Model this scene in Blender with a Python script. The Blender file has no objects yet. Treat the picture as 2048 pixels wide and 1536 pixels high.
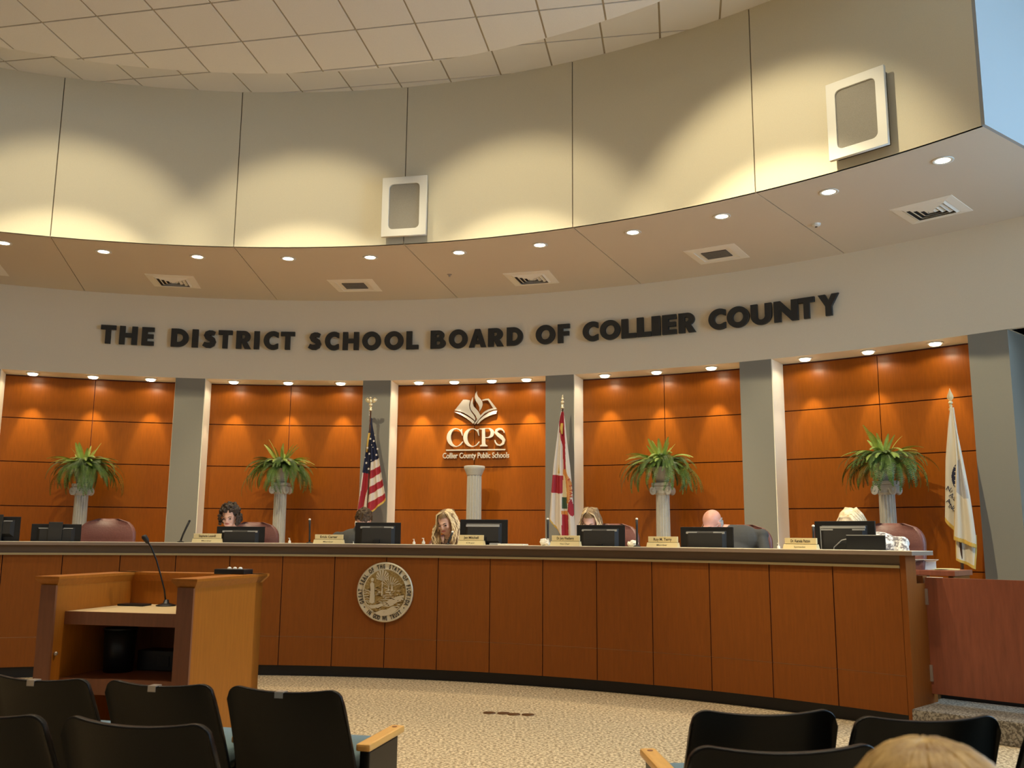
import bpy, bmesh, math, random
from mathutils import Vector, Matrix, Euler, noise
random.seed(7)
PI = math.pi
sin, cos = math.sin, math.cos
SC = bpy.context.scene
COL = SC.collection

# ------------------------------------------------------------------ camera
F_PX, PITCH, ROLL, EYE = 1842.44, 0.1641735, 0.0078076, 1.38
fwd = Vector((0, cos(PITCH), sin(PITCH))); up0 = Vector((0, -sin(PITCH), cos(PITCH))); rt0 = Vector((1, 0, 0))
c_r = rt0 * cos(ROLL) + up0 * sin(ROLL); c_u = -rt0 * sin(ROLL) + up0 * cos(ROLL)
cd = bpy.data.cameras.new('camera'); cam = bpy.data.objects.new('camera', cd); COL.objects.link(cam)
cam.matrix_world = Matrix(((c_r.x, c_u.x, -fwd.x, 0), (c_r.y, c_u.y, -fwd.y, 0), (c_r.z, c_u.z, -fwd.z, EYE), (0, 0, 0, 1)))
cd.sensor_width = 36; cd.lens = F_PX / 2048 * 36; cd.clip_start = 0.05
cd.dof.use_dof = True; cd.dof.focus_distance = 9.5; cd.dof.aperture_fstop = 5.8
SC.camera = cam

# ------------------------------------------------------------------ world, exposure
w = bpy.data.worlds.new('world'); SC.world = w; w.use_nodes = True
w.node_tree.nodes['Background'].inputs[0].default_value = (1.0, 0.88, 0.74, 1)
w.node_tree.nodes['Background'].inputs[1].default_value = 0.30
vs = SC.view_settings
vs.view_transform = 'Standard'; vs.look = 'None'; vs.exposure = 0.0; vs.gamma = 1.0; vs.use_curve_mapping = False
P_SOFFIT, P_NICHE, P_WASH, P_WASH2, P_HALL, P_WINDOW = 120, 27, 520, 230, 500, 9.0
WARM = (1.0, 0.80, 0.52); WARM2 = (1.0, 0.84, 0.60); WARM3 = (1.0, 0.86, 0.56)

# ------------------------------------------------------------------ room numbers (metres)
WC = Vector((-2.917, 2.0)); RU, RF, RW = 8.400, 10.887, 11.314        # centre of the curved walls; upper wall, fascia, wood
HS, HT, HB = 4.707, 6.65, 3.543                                        # soffit, ceiling, head of the niches
DC = Vector((-2.651, 1.757)); RD, RK, RC = 7.694, 7.775, 7.631         # centre of the dais arc; panels, kick base, counter edge
HC, HP, HK = 1.2964, 1.1687, 0.1089
PLAT = 0.33; DESK = 1.08
A0, DA = -0.2831, 0.24041                                              # seams of the upper wall and soffit
END = 0.9268

def ray(px, py):
    u = (px - 1024) / F_PX; v = -(py - 768) / F_PX
    return c_r * u + c_u * v + fwd
def on_cyl(px, py, c, R):
    d = ray(px, py); a = d.x * d.x + d.y * d.y; b = -2 * (d.x * c.x + d.y * c.y); q = c.x * c.x + c.y * c.y - R * R
    t = (-b + math.sqrt(max(b * b - 4 * a * q, 0))) / (2 * a)
    return Vector((d.x * t, d.y * t, EYE + d.z * t))
def ang_cyl(px, py, c, R):
    P = on_cyl(px, py, c, R); return math.atan2(P.x - c.x, P.y - c.y)
def on_z(px, py, z):
    d = ray(px, py); t = (z - EYE) / d.z; return Vector((d.x * t, d.y * t, z))
def on_plane(px, py, P, n):
    d = ray(px, py); o = Vector((0, 0, EYE)); t = (P - o).dot(n) / d.dot(n); return o + d * t
def pol(c, R, a, z=0.0): return Vector((c.x + R * sin(a), c.y + R * cos(a), z))

# ------------------------------------------------------------------ materials
MAT = {}
def mat(name, col, rough=0.5, metal=0.0, spec=0.5, kind=None, scale=20, amt=0.12, bump=0.0, col2=None, emit=None, es=0, coat=0, stretch=(1, 1, 1), detail=4, trans=0, sheen=0, alpha=1):
    if name in MAT: return MAT[name]
    m = bpy.data.materials.new(name); m.use_nodes = True; nt = m.node_tree; N = nt.nodes; L = nt.links
    b = N['Principled BSDF']; b.inputs['Base Color'].default_value = (*col, 1); b.inputs['Roughness'].default_value = rough
    b.inputs['Metallic'].default_value = metal; b.inputs['Specular IOR Level'].default_value = spec
    if coat: b.inputs['Coat Weight'].default_value = coat; b.inputs['Coat Roughness'].default_value = 0.18
    if trans: b.inputs['Transmission Weight'].default_value = trans
    if sheen: b.inputs['Sheen Weight'].default_value = sheen
    if emit: b.inputs['Emission Color'].default_value = (*emit, 1); b.inputs['Emission Strength'].default_value = es
    if kind:
        tc = N.new('ShaderNodeTexCoord'); mp = N.new('ShaderNodeMapping'); L.new(tc.outputs['Object'], mp.inputs[0]); mp.inputs['Scale'].default_value = stretch
        nz = N.new('ShaderNodeTexNoise'); nz.inputs['Scale'].default_value = scale; nz.inputs['Detail'].default_value = detail; nz.inputs['Roughness'].default_value = 0.6
        L.new(mp.outputs[0], nz.inputs['Vector'])
        rp = N.new('ShaderNodeValToRGB'); L.new(nz.outputs['Fac'], rp.inputs[0])
        c2 = col2 or tuple(max(0, c * (1 - 2 * amt)) for c in col)
        rp.color_ramp.elements[0].color = (*c2, 1); rp.color_ramp.elements[1].color = (*col, 1)
        lo, hi = {'speck': (0.44, 0.56), 'grain': (0.3, 0.7), 'soft': (0.3, 0.7)}[kind]
        rp.color_ramp.elements[0].position = lo; rp.color_ramp.elements[1].position = hi
        L.new(rp.outputs[0], b.inputs['Base Color'])
        if bump:
            bp = N.new('ShaderNodeBump'); bp.inputs['Strength'].default_value = bump; bp.inputs['Distance'].default_value = 0.01
            L.new(nz.outputs['Fac'], bp.inputs['Height']); L.new(bp.outputs[0], b.inputs['Normal'])
    MAT[name] = m; return m

PAINT = (0.82, 0.73, 0.57)
M_wall = mat('paint_upper', (0.78, 0.71, 0.54), 0.75, kind='soft', scale=180, amt=0.04, bump=0.04)
M_fascia = mat('paint_fascia', PAINT, 0.7, kind='soft', scale=160, amt=0.03, bump=0.03)
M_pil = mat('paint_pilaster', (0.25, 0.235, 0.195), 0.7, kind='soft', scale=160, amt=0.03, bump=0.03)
M_soffit = mat('paint_soffit', (0.70, 0.61, 0.50), 0.75, kind='soft', scale=150, amt=0.03)
M_litcream = mat('paint_cream', (0.93, 0.86, 0.68), 0.6)  # cream lightened to stand in for niche lamp light on the returns
M_gap = mat('seam_dark', (0.16, 0.13, 0.085), 0.9)
M_tile = mat('ceiling_tile', (0.86, 0.81, 0.74), 0.9, kind='soft', scale=260, amt=0.06, bump=0.12)
M_tile2 = mat('ceiling_tile_pink', (0.78, 0.64, 0.55), 0.9, kind='soft', scale=260, amt=0.06, bump=0.12)
M_grid = mat('ceiling_grid', (0.42, 0.35, 0.25), 0.7)
M_wood = mat('niche_wood', (0.27, 0.072, 0.0042), 0.30, spec=0.27, kind='grain', scale=9, amt=0.09, stretch=(6, 6, 0.7), coat=0.0, detail=6)
M_wseam = mat('niche_seam', (0.10, 0.010, 0.006), 0.7)
M_dais = mat('dais_wood', (0.25, 0.072, 0.009), 0.5, spec=0.2, kind='grain', scale=8, amt=0.08, stretch=(7, 7, 0.6), detail=6)
M_dseam = mat('dais_seam', (0.035, 0.004, 0.006), 0.8)
M_dlight = mat('dais_edge', (0.50, 0.26, 0.11), 0.5)
M_lect = mat('lectern_wood', (0.42, 0.140, 0.014), 0.45, spec=0.25, kind='grain', scale=8, amt=0.09, stretch=(7, 7, 0.6), detail=6)
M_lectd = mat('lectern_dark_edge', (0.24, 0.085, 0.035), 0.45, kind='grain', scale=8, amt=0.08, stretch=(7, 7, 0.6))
M_lshelf = mat('lectern_shelf', (0.74, 0.58, 0.33), 0.4, kind='grain', scale=8, amt=0.05, stretch=(1, 6, 6))
M_gate = mat('gate_wood', (0.30, 0.085, 0.04), 0.4, spec=0.4, kind='grain', scale=5, amt=0.16, stretch=(5, 5, 0.6), detail=6)
M_carpet = mat('carpet', (0.78, 0.62, 0.385), 0.95, spec=0.1, kind='speck', scale=46, col2=(0.36, 0.26, 0.15), bump=0.5, detail=3)
M_carpet2 = mat('step_carpet', (0.34, 0.30, 0.24), 0.95, spec=0.1, kind='speck', scale=60, col2=(0.13, 0.11, 0.085), bump=0.5, detail=3)
M_kick = mat('kick_black', (0.012, 0.011, 0.011), 0.5)
M_top = mat('counter_top', (0.90, 0.80, 0.62), 0.35)
M_lip = mat('counter_lip', (0.25, 0.175, 0.125), 0.45)
M_band = mat('counter_band', (0.15, 0.095, 0.055), 0.5)
M_brass = mat('strip_champagne', (0.44, 0.35, 0.18), 0.4, metal=0.3)
M_letter = mat('letter_charcoal', (0.022, 0.023, 0.022), 0.6)
M_silver = mat('logo_silver', (0.50, 0.46, 0.39), 0.4, metal=0.25)
M_white = mat('white_plaster', (0.45, 0.43, 0.385), 0.6, kind='soft', scale=30, amt=0.04)
M_wplast = mat('white_plastic', (0.78, 0.76, 0.70), 0.45)
M_grille = mat('speaker_grille', (0.36, 0.33, 0.28), 0.8, kind='soft', scale=400, amt=0.2)
M_vent = mat('vent_white', (0.90, 0.84, 0.74), 0.55)
M_vdark = mat('vent_dark', (0.06, 0.045, 0.035), 0.8)
M_black = mat('plastic_black', (0.010, 0.010, 0.011), 0.38, spec=0.35)
M_blackm = mat('plastic_black_matt', (0.014, 0.013, 0.013), 0.6)
M_msilver = mat('monitor_bar', (0.42, 0.42, 0.42), 0.35, metal=0.4)
M_seat = mat('seat_shell', (0.004, 0.004, 0.004), 0.34, spec=0.22, kind='soft', scale=200, amt=0.15, bump=0.06)
M_teal = mat('seat_fabric', (0.11, 0.19, 0.21), 0.9, kind='soft', scale=220, amt=0.15, bump=0.2, sheen=0.3)
M_arm = mat('arm_wood', (0.78, 0.42, 0.11), 0.35, kind='grain', scale=10, amt=0.08, stretch=(6, 1, 6))
M_leather = mat('leather_maroon', (0.17, 0.062, 0.052), 0.42, spec=0.5, kind='soft', scale=60, amt=0.1, bump=0.15)
M_plate = mat('name_plate', (0.80, 0.66, 0.36), 0.4, metal=0.15)
M_ink = mat('ink', (0.05, 0.035, 0.02), 0.6)
M_gold = mat('gold', (0.80, 0.55, 0.20), 0.3, metal=0.9)
M_goldp = mat('gold_pale', (0.90, 0.80, 0.55), 0.3, metal=0.6)
M_fringe = mat('fringe_gold', (0.62, 0.40, 0.08), 0.7)
M_seal = mat('seal_gold', (0.60, 0.46, 0.20), 0.35, metal=0.75, kind='soft', scale=60, col2=(0.30, 0.19, 0.05), bump=0.3)
M_sealdk = mat('seal_dark', (0.16, 0.09, 0.02), 0.5, metal=0.5)
M_sealrim = mat('seal_rim', (0.74, 0.66, 0.48), 0.4, metal=0.5)
M_pole = mat('pole_wood', (0.07, 0.032, 0.018), 0.4)
M_red = mat('flag_red', (0.36, 0.018, 0.03), 0.7); M_fwhite = mat('flag_white', (0.70, 0.62, 0.54), 0.75)
M_blue = mat('flag_navy', (0.012, 0.016, 0.05), 0.75); M_forange = mat('flag_orange', (0.62, 0.25, 0.06), 0.7)
M_fgreen = mat('flag_green', (0.05, 0.09, 0.05), 0.8); M_fcream = mat('flag_cream', (0.66, 0.60, 0.49), 0.75)
M_fgrey = mat('flag_grey', (0.42, 0.40, 0.40), 0.75)
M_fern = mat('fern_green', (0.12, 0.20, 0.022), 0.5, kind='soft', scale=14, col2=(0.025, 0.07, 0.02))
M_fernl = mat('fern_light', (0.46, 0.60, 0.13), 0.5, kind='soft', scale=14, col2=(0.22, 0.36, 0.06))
M_skin = mat('skin', (0.62, 0.36, 0.27), 0.5, kind='soft', scale=30, amt=0.04)
M_skinp = mat('skin_pink', (0.66, 0.33, 0.25), 0.45, kind='soft', scale=18, amt=0.08)
M_lip2 = mat('lips', (0.42, 0.11, 0.09), 0.4); M_eye = mat('eye_dark', (0.03, 0.02, 0.015), 0.3); M_brow = mat('brow', (0.10, 0.06, 0.03), 0.8)
M_hairb = mat('hair_dark', (0.018, 0.011, 0.008), 0.55, spec=0.3, kind='soft', scale=90, col2=(0.06, 0.040, 0.028)); M_hairm = mat('hair_brown', (0.075, 0.042, 0.018), 0.55, spec=0.3, kind='soft', scale=80, col2=(0.022, 0.012, 0.006))
M_blond = mat('hair_blond', (0.90, 0.74, 0.46), 0.42, kind='grain', scale=40, col2=(0.55, 0.38, 0.18)); M_blondp = mat('hair_platinum', (0.88, 0.76, 0.54), 0.42, kind='grain', scale=30, col2=(0.52, 0.38, 0.20))
M_dkbl = mat('hair_darkblond', (0.30, 0.19, 0.09), 0.45, kind='grain', scale=40, col2=(0.13, 0.075, 0.035)); M_fgh = mat('hair_sandy', (0.95, 0.66, 0.24), 0.5, kind='grain', scale=20, col2=(0.36, 0.19, 0.05), stretch=(1, 1, 1))
M_suit = mat('suit_grey', (0.052, 0.053, 0.053), 0.85, kind='soft', scale=200, amt=0.1); M_shirt = mat('shirt_white', (0.75, 0.73, 0.70), 0.8)
M_blouse = mat('blouse_print', (0.78, 0.74, 0.68), 0.8, kind='speck', scale=28, col2=(0.16, 0.14, 0.14)); M_dkcl = mat('dark_cloth', (0.04, 0.03, 0.03), 0.85)
M_pblouse = mat('patterned_blouse', (0.10, 0.05, 0.045), 0.8, kind='speck', scale=30, col2=(0.62, 0.45, 0.34)); M_trou = mat('trousers', (0.03, 0.03, 0.035), 0.85)
M_lens = mat('lamp_lens', (1, 1, 1), 0.5, emit=(1.0, 0.90, 0.66), es=14); M_lens2 = mat('niche_lamp_lens', (1, 1, 1), 0.5, emit=(1.0, 0.88, 0.60), es=11)
M_metal = mat('hinge_metal', (0.5, 0.45, 0.4), 0.35, metal=0.8); M_chromed = mat('chrome_dark', (0.25, 0.24, 0.23), 0.3, metal=0.8)
M_blush = mat('blue_wall', (0.37, 0.38, 0.38), 0.8); M_paper = mat('paper', (0.82, 0.78, 0.68), 0.8); M_yel = mat('paper_yellow', (0.72, 0.62, 0.30), 0.8)
M_clear = mat('sanitiser_clear', (0.85, 0.85, 0.80), 0.15, trans=0.5); M_platf = mat('platform_carpet', (0.72, 0.58, 0.37), 0.95, kind='speck', scale=46, col2=(0.36, 0.26, 0.15))
M_floorbox = mat('floor_cover_brass', (0.20, 0.10, 0.04), 0.45, metal=0.5); M_stain = mat('carpet_stain', (0.42, 0.32, 0.22), 0.95, kind='speck', scale=46, col2=(0.26, 0.20, 0.14))
M_screen = mat('monitor_screen_lit', (0.2, 0.2, 0.2), 0.4, emit=(1.0, 0.95, 0.90), es=2.0)
M_window = mat('window_daylight', (0.5, 0.7, 0.9), 0.5, emit=(0.42, 0.70, 1.0), es=P_WINDOW)
M_denim = mat('jacket_plum', (0.12, 0.07, 0.09), 0.85)

# ------------------------------------------------------------------ object helpers
def link(name, me, m=None, parent=None, loc=None, rz=None, smooth=False, mw=None):
    if smooth: me.polygons.foreach_set('use_smooth', [True] * len(me.polygons))
    o = bpy.data.objects.new(name, me); COL.objects.link(o)
    if m is not None and me is not None:
        for x in (m if isinstance(m, (list, tuple)) else [m]): me.materials.append(x)
    if parent: o.parent = parent
    if loc is not None: o.location = loc
    if rz is not None: o.rotation_euler = (0, 0, rz)
    if mw is not None: o.matrix_local = mw
    return o
def tag(o, label=None, cat=None, group=None, kind=None):
    if label: o['label'] = label
    if cat: o['category'] = cat
    if group: o['group'] = group
    if kind: o['kind'] = kind
    return o
def thing(name, label, cat, loc=(0, 0, 0), rz=0, group=None):
    o = bpy.data.objects.new(name, None); COL.objects.link(o); o.empty_display_size = 0.1
    o.location = loc; o.rotation_euler = (0, 0, rz); return tag(o, label, cat, group)
def kids(o): return [c for c in ALLK.get(o.name, [])]
def dup(root, loc=None, rz=None, label=None):
    r = root.copy(); COL.objects.link(r)
    if loc is not None: r.location = loc
    if rz is not None: r.rotation_euler = (0, 0, rz)
    if label: r['label'] = label
    for ch in list(root.children):
        c = ch.copy(); COL.objects.link(c); c.parent = r
        for g in list(ch.children):
            d = g.copy(); COL.objects.link(d); d.parent = c
    return r
class B:
    """collects geometry for one mesh"""
    def __init__(s): s.v = []; s.f = []; s.mi = []; s.cur = 0
    def add(s, vs, fs, M=None):
        n = len(s.v); s.v += [(M @ Vector(v)) if M else Vector(v) for v in vs]; s.f += [tuple(i + n for i in f) for f in fs]; s.mi += [s.cur] * len(fs); return s
    def box(s, x0, x1, y0, y1, z0, z1, M=None, ch=0.0):
        if ch <= 0:
            vs = [(x, y, z) for z in (z0, z1) for y in (y0, y1) for x in (x0, x1)]
            return s.add(vs, [(0, 2, 3, 1), (4, 5, 7, 6), (0, 1, 5, 4), (2, 6, 7, 3), (0, 4, 6, 2), (1, 3, 7, 5)], M)
        bm = bmesh.new(); bmesh.ops.create_cube(bm, size=1)
        for v in bm.verts: v.co = Vector(((x0 + x1) / 2 + v.co.x * (x1 - x0), (y0 + y1) / 2 + v.co.y * (y1 - y0), (z0 + z1) / 2 + v.co.z * (z1 - z0)))
        bmesh.ops.bevel(bm, geom=bm.edges[:], offset=ch, segments=2, affect='EDGES', profile=0.6)
        bm.verts.index_update(); s.add([v.co.copy() for v in bm.verts], [tuple(v.index for v in f.verts) for f in bm.faces], M); bm.free(); return s
    def lathe(s, prof, n=24, M=None, cap=True):
        vs = [(r * cos(2 * PI * i / n), r * sin(2 * PI * i / n), z) for r, z in prof for i in range(n)]
        fs = [(k * n + i, k * n + (i + 1) % n, (k + 1) * n + (i + 1) % n, (k + 1) * n + i) for k in range(len(prof) - 1) for i in range(n)]
        if cap: fs += [tuple(range(n))[::-1], tuple(range((len(prof) - 1) * n, len(prof) * n))]
        return s.add(vs, fs, M)
    def tube(s, pts, r, n=8, M=None):
        pts = [Vector(p) for p in pts]; rs = r if isinstance(r, (list, tuple)) else [r] * len(pts); vs = []; pn = None
        for i, p in enumerate(pts):
            t = (pts[min(i + 1, len(pts) - 1)] - pts[max(i - 1, 0)]).normalized()
            a = pn if pn is not None else (Vector((0, 0, 1)) if abs(t.z) < 0.9 else Vector((1, 0, 0)))
            a = (a - t * a.dot(t)).normalized(); pn = a; b = t.cross(a)
            vs += [p + (a * cos(2 * PI * k / n) + b * sin(2 * PI * k / n)) * rs[i] for k in range(n)]
        m = len(pts)
        fs = [(k * n + i, k * n + (i + 1) % n, (k + 1) * n + (i + 1) % n, (k + 1) * n + i) for k in range(m - 1) for i in range(n)]
        fs += [tuple(range(n))[::-1], tuple(range((m - 1) * n, m * n))]
        return s.add(vs, fs, M)
    def prism(s, loop, z0, z1, M=None):
        n = len(loop); vs = [(x, y, z0) for x, y in loop] + [(x, y, z1) for x, y in loop]
        return s.add(vs, [tuple(range(n))[::-1], tuple(range(n, 2 * n))] + [(i, (i + 1) % n, n + (i + 1) % n, n + i) for i in range(n)], M)
    def ell(s, c, r, M=None, n=16, m=10):
        c = Vector(c); vs = [c + Vector((0, 0, -r[2]))]; fs = []
        for j in range(1, m):
            t = PI * j / m - PI / 2
            vs += [c + Vector((r[0] * cos(t) * cos(2 * PI * i / n), r[1] * cos(t) * sin(2 * PI * i / n), r[2] * sin(t))) for i in range(n)]
        vs.append(c + Vector((0, 0, r[2])))
        for i in range(n): fs.append((0, 1 + (i + 1) % n, 1 + i))
        for j in range(m - 2):
            for i in range(n): fs.append((1 + j * n + i, 1 + j * n + (i + 1) % n, 1 + (j + 1) * n + (i + 1) % n, 1 + (j + 1) * n + i))
        k = 1 + (m - 2) * n; e = len(vs) - 1
        for i in range(n): fs.append((k + i, k + (i + 1) % n, e))
        return s.add(vs, fs, M)
    def arc(s, c, r0, r1, a0, a1, z0, z1, n=None):
        n = n or max(2, int(abs(a1 - a0) / 0.02)); vs = []
        for i in range(n + 1):
            a = a0 + (a1 - a0) * i / n
            for R, z in ((r0, z0), (r1, z0), (r1, z1), (r0, z1)): vs.append((c.x + R * sin(a), c.y + R * cos(a), z))
        fs = [(i * 4 + k, i * 4 + (k + 1) % 4, i * 4 + 4 + (k + 1) % 4, i * 4 + 4 + k) for i in range(n) for k in range(4)]
        fs += [(3, 2, 1, 0), (n * 4, n * 4 + 1, n * 4 + 2, n * 4 + 3)]
        return s.add(vs, fs)
    def mesh(s, name='m', fix=True):
        me = bpy.data.meshes.new(name); me.from_pydata([tuple(v) for v in s.v], [], s.f); me.polygons.foreach_set('material_index', s.mi)
        if fix:
            bm = bmesh.new(); bm.from_mesh(me); bmesh.ops.recalc_face_normals(bm, faces=bm.faces); bm.to_mesh(me); bm.free()
        me.update(); return me
    def obj(s, name, m, parent=None, loc=None, rz=None, smooth=False, mw=None): return link(name, s.mesh(name), m, parent, loc, rz, smooth, mw)
def smooth_auto(o, ang=0.6):
    bm = bmesh.new(); bm.from_mesh(o.data)
    for f in bm.faces: f.smooth = True
    for e in bm.edges: e.smooth = (len(e.link_faces) == 2 and e.calc_face_angle(0) < ang)
    bm.to_mesh(o.data); bm.free(); return o
def curve_mesh(loops, depth, bev=0.0, res=2):
    cu = bpy.data.curves.new('c', 'CURVE'); cu.dimensions = '2D'; cu.fill_mode = 'BOTH'; cu.extrude = depth / 2; cu.bevel_depth = bev; cu.bevel_resolution = res; cu.offset = -bev
    for lp in loops:
        sp = cu.splines.new('POLY'); sp.points.add(len(lp) - 1); sp.use_cyclic_u = True
        for i, (x, y) in enumerate(lp): sp.points[i].co = (x, y, 0, 1)
    o = bpy.data.objects.new('c', cu); COL.objects.link(o)
    me = bpy.data.meshes.new_from_object(o.evaluated_get(bpy.context.evaluated_depsgraph_get())); bpy.data.objects.remove(o); bpy.data.curves.remove(cu); me.materials.clear(); return me
def text_mesh(t, size, ext=0.001, off=0.0, align='CENTER', width=None):
    cu = bpy.data.curves.new('t', 'FONT'); cu.body = t; cu.size = size; cu.extrude = ext; cu.offset = off; cu.align_x = align; cu.resolution_u = 3
    o = bpy.data.objects.new('t', cu); COL.objects.link(o)
    me = bpy.data.meshes.new_from_object(o.evaluated_get(bpy.context.evaluated_depsgraph_get())); bpy.data.objects.remove(o); bpy.data.curves.remove(cu); me.materials.clear()
    if width:
        xs = [v.co.x for v in me.vertices]; s = width / (max(xs) - min(xs)); c = (max(xs) + min(xs)) / 2
        for v in me.vertices: v.co.x = (v.co.x - c) * s
    return me
def remesh(b, voxel=0.008, smooth=2, disp=None):
    me = b.mesh('r', fix=False); o = bpy.data.objects.new('r', me); COL.objects.link(o)
    md = o.modifiers.new('r', 'REMESH'); md.mode = 'VOXEL'; md.voxel_size = voxel; md.use_smooth_shade = True
    if smooth: ms = o.modifiers.new('s', 'SMOOTH'); ms.factor = 0.5; ms.iterations = smooth
    r = bpy.data.meshes.new_from_object(o.evaluated_get(bpy.context.evaluated_depsgraph_get())); bpy.data.objects.remove(o); r.materials.clear()
    if disp:
        for v in r.vertices: v.co = disp(v.co, v.normal)
        r.update()
    return r
def spot(name, loc, target, power, size, blend, col, r=0.04, parent=None):
    l = bpy.data.lights.new(name, 'SPOT'); l.energy = power; l.spot_size = size; l.spot_blend = blend; l.color = col; l.shadow_soft_size = r
    o = bpy.data.objects.new(name, l); COL.objects.link(o); d = Vector(target) - Vector(loc)
    o.rotation_euler = d.to_track_quat('-Z', 'Y').to_euler(); o.location = loc
    if parent: o.parent = parent
    return o
def frame_at(c, R, a, z):        # x to the right along the wall, y up, z towards the room
    return Matrix(((cos(a), 0, -sin(a), c.x + R * sin(a)), (-sin(a), 0, -cos(a), c.y + R * cos(a)), (0, 1, 0, z), (0, 0, 0, 1)))
def clip(poly, halfplanes):
    for (nx, ny, d) in halfplanes:
        out = []
        for i in range(len(poly)):
            p, q = poly[i], poly[(i + 1) % len(poly)]; a = nx * p[0] + ny * p[1] - d; b = nx * q[0] + ny * q[1] - d
            if a <= 0: out.append(p)
            if (a < 0 < b) or (b < 0 < a): t = a / (a - b); out.append((p[0] + (q[0] - p[0]) * t, p[1] + (q[1] - p[1]) * t))
        poly = out
        if len(poly) < 3: return []
    return poly
def circ_planes(cx, cy, R, n=120): return [(sin(2 * PI * i / n), cos(2 * PI * i / n), R + cx * sin(2 * PI * i / n) + cy * cos(2 * PI * i / n)) for i in range(n)]
# ================================================================== SETTING
fl = B().box(-12, 9, -4, 16, -0.1, 0).obj('floor', M_carpet); tag(fl, kind='structure')
pf = B(); pf.arc(DC, RK + 0.25, 13.6, -1.5, 0.795, 0.0, PLAT, 80); pf.obj('floor_platform', M_platf)['kind'] = 'structure'
# ceiling: lower tilted disc and the higher ring behind its edge
KC, KR = Vector((-3.020, 1.585)), 7.627
TH1 = -0.206; e1 = Vector((cos(TH1), sin(TH1))); e2 = Vector((-sin(TH1), cos(TH1))); O1 = Vector((-4.678, 8.413)); S1 = 0.61
zin = lambda x, y: 6.296 - 0.022 * x - 0.083 * (y - 8)
n = 160; vs = []; fs = []
for i in range(n):
    a = 2 * PI * i / n; x, y = KC.x + KR * sin(a), KC.y + KR * cos(a); vs += [(x, y, zin(x, y) + 0.006), (x, y, zin(x, y) + 0.05)]
fs = [tuple(range(0, 2 * n, 2))[::-1], tuple(range(1, 2 * n, 2))] + [(2 * i, (2 * i + 2) % (2 * n), (2 * i + 3) % (2 * n), 2 * i + 1) for i in range(n)]
ceil_in = B().add(vs, fs).obj('ceiling', M_grid); ceil_in['kind'] = 'structure'
def tile(poly, zf, parent, m, g=0.011):
    cx = sum(p[0] for p in poly) / len(poly); cy = sum(p[1] for p in poly) / len(poly)
    b = B(); k = len(poly); q = []
    b.add([(x, y, zf(x, y) - 0.004) for x, y in poly] + [(x, y, zf(x, y) + 0.012) for x, y in poly], [tuple(range(k))] + [(i, (i + 1) % k, k + (i + 1) % k, k + i) for i in range(k)])
    return b.obj('ceiling_tile', m, parent)
def cell(O, ea, eb, S, i, j, g=0.010):
    return [tuple(O + ea * (S * (i + u) + (g if u == 0 else -g)) + eb * (S * (j + v) + (g if v == 0 else -g))) for u, v in ((0, 0), (1, 0), (1, 1), (0, 1))]
kp = circ_planes(KC.x, KC.y, KR - 0.012)
far = B()
for i in range(-14, 20):
    for j in range(-26, 4):
        pl = clip(cell(O1, e1, e2, S1, i, j), kp)
        if len(pl) < 3: continue
        cy = sum(p[1] for p in pl) / len(pl); cx = sum(p[0] for p in pl) / len(pl)
        if cy > 6.2 and cx > -7 and cx < 3.6: tile(pl, zin, ceil_in, M_tile2 if (i, j) in ((5, -1), (1, -2)) else M_tile)
        else:
            k = len(pl); far.add([(x, y, zin(x, y) - 0.004) for x, y in pl], [tuple(range(k))])
tag(far.obj('ceiling_tile_field', M_tile, ceil_in), kind='stuff')
ring = B().box(-12, 7.5, -4, 14, HT + 0.006, HT + 0.1).obj('ceiling', M_grid); ring['kind'] = 'structure'
TH2 = -0.1805; f1 = Vector((cos(TH2), sin(TH2))); f2 = Vector((-sin(TH2), cos(TH2)))
# node in world: x' = -6.816 + i*S, y' = 8.5118 + j*S in the rotated frame
O2 = f1 * -6.816 + f2 * 8.5118
rp = circ_planes(WC.x, WC.y, RU + 0.02, 140)
zr = lambda x, y: HT
for i in range(-4, 17):
    for j in range(-9, 9):
        pl = clip(cell(O2, f1, f2, S1, i, j), rp)
        if len(pl) < 3: continue
        rr = max((Vector(p) - KC).length for p in pl); cy = sum(p[1] for p in pl) / len(pl)
        if rr > KR - 0.35 and cy > 5.0: tile(pl, zr, ring, M_tile)
# upper curved wall: backing and panels
AL = A0 - 5 * DA
uw = B(); uw.arc(WC, RU + 0.012, RU + 0.15, AL, END - 0.002, HS + 0.035, HT, 110); up = uw.obj('wall_upper', M_gap); up['kind'] = 'structure'
for k in range(-5, 6):
    a, b = A0 + k * DA + 0.0007, A0 + (k + 1) * DA - 0.0007
    if k == 5: continue
    if k == 4: b = END
    if b <= a: continue
    smooth_auto(B().arc(WC, RU, RU + 0.03, a, b, HS, HT, 14).obj('wall_panel', M_wall, up))
# soffit: ring between upper wall and fascia
sf = B(); sf.arc(WC, RU + 0.1, RF + 0.3, AL, END - 0.003, HS + 0.012, HS + 0.12, 110); sof = sf.obj('ceiling_soffit', M_gap); sof['kind'] = 'structure'
for k in range(-5, 6):
    a, b = A0 + k * DA + 0.0005, (END if k == 4 else A0 + (k + 1) * DA - 0.0005)
    if k < 5: B().arc(WC, RU + 0.002, RF + 0.02, a, b, HS - 0.0, HS + 0.03, 14).obj('soffit_panel', M_soffit, sof)
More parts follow.
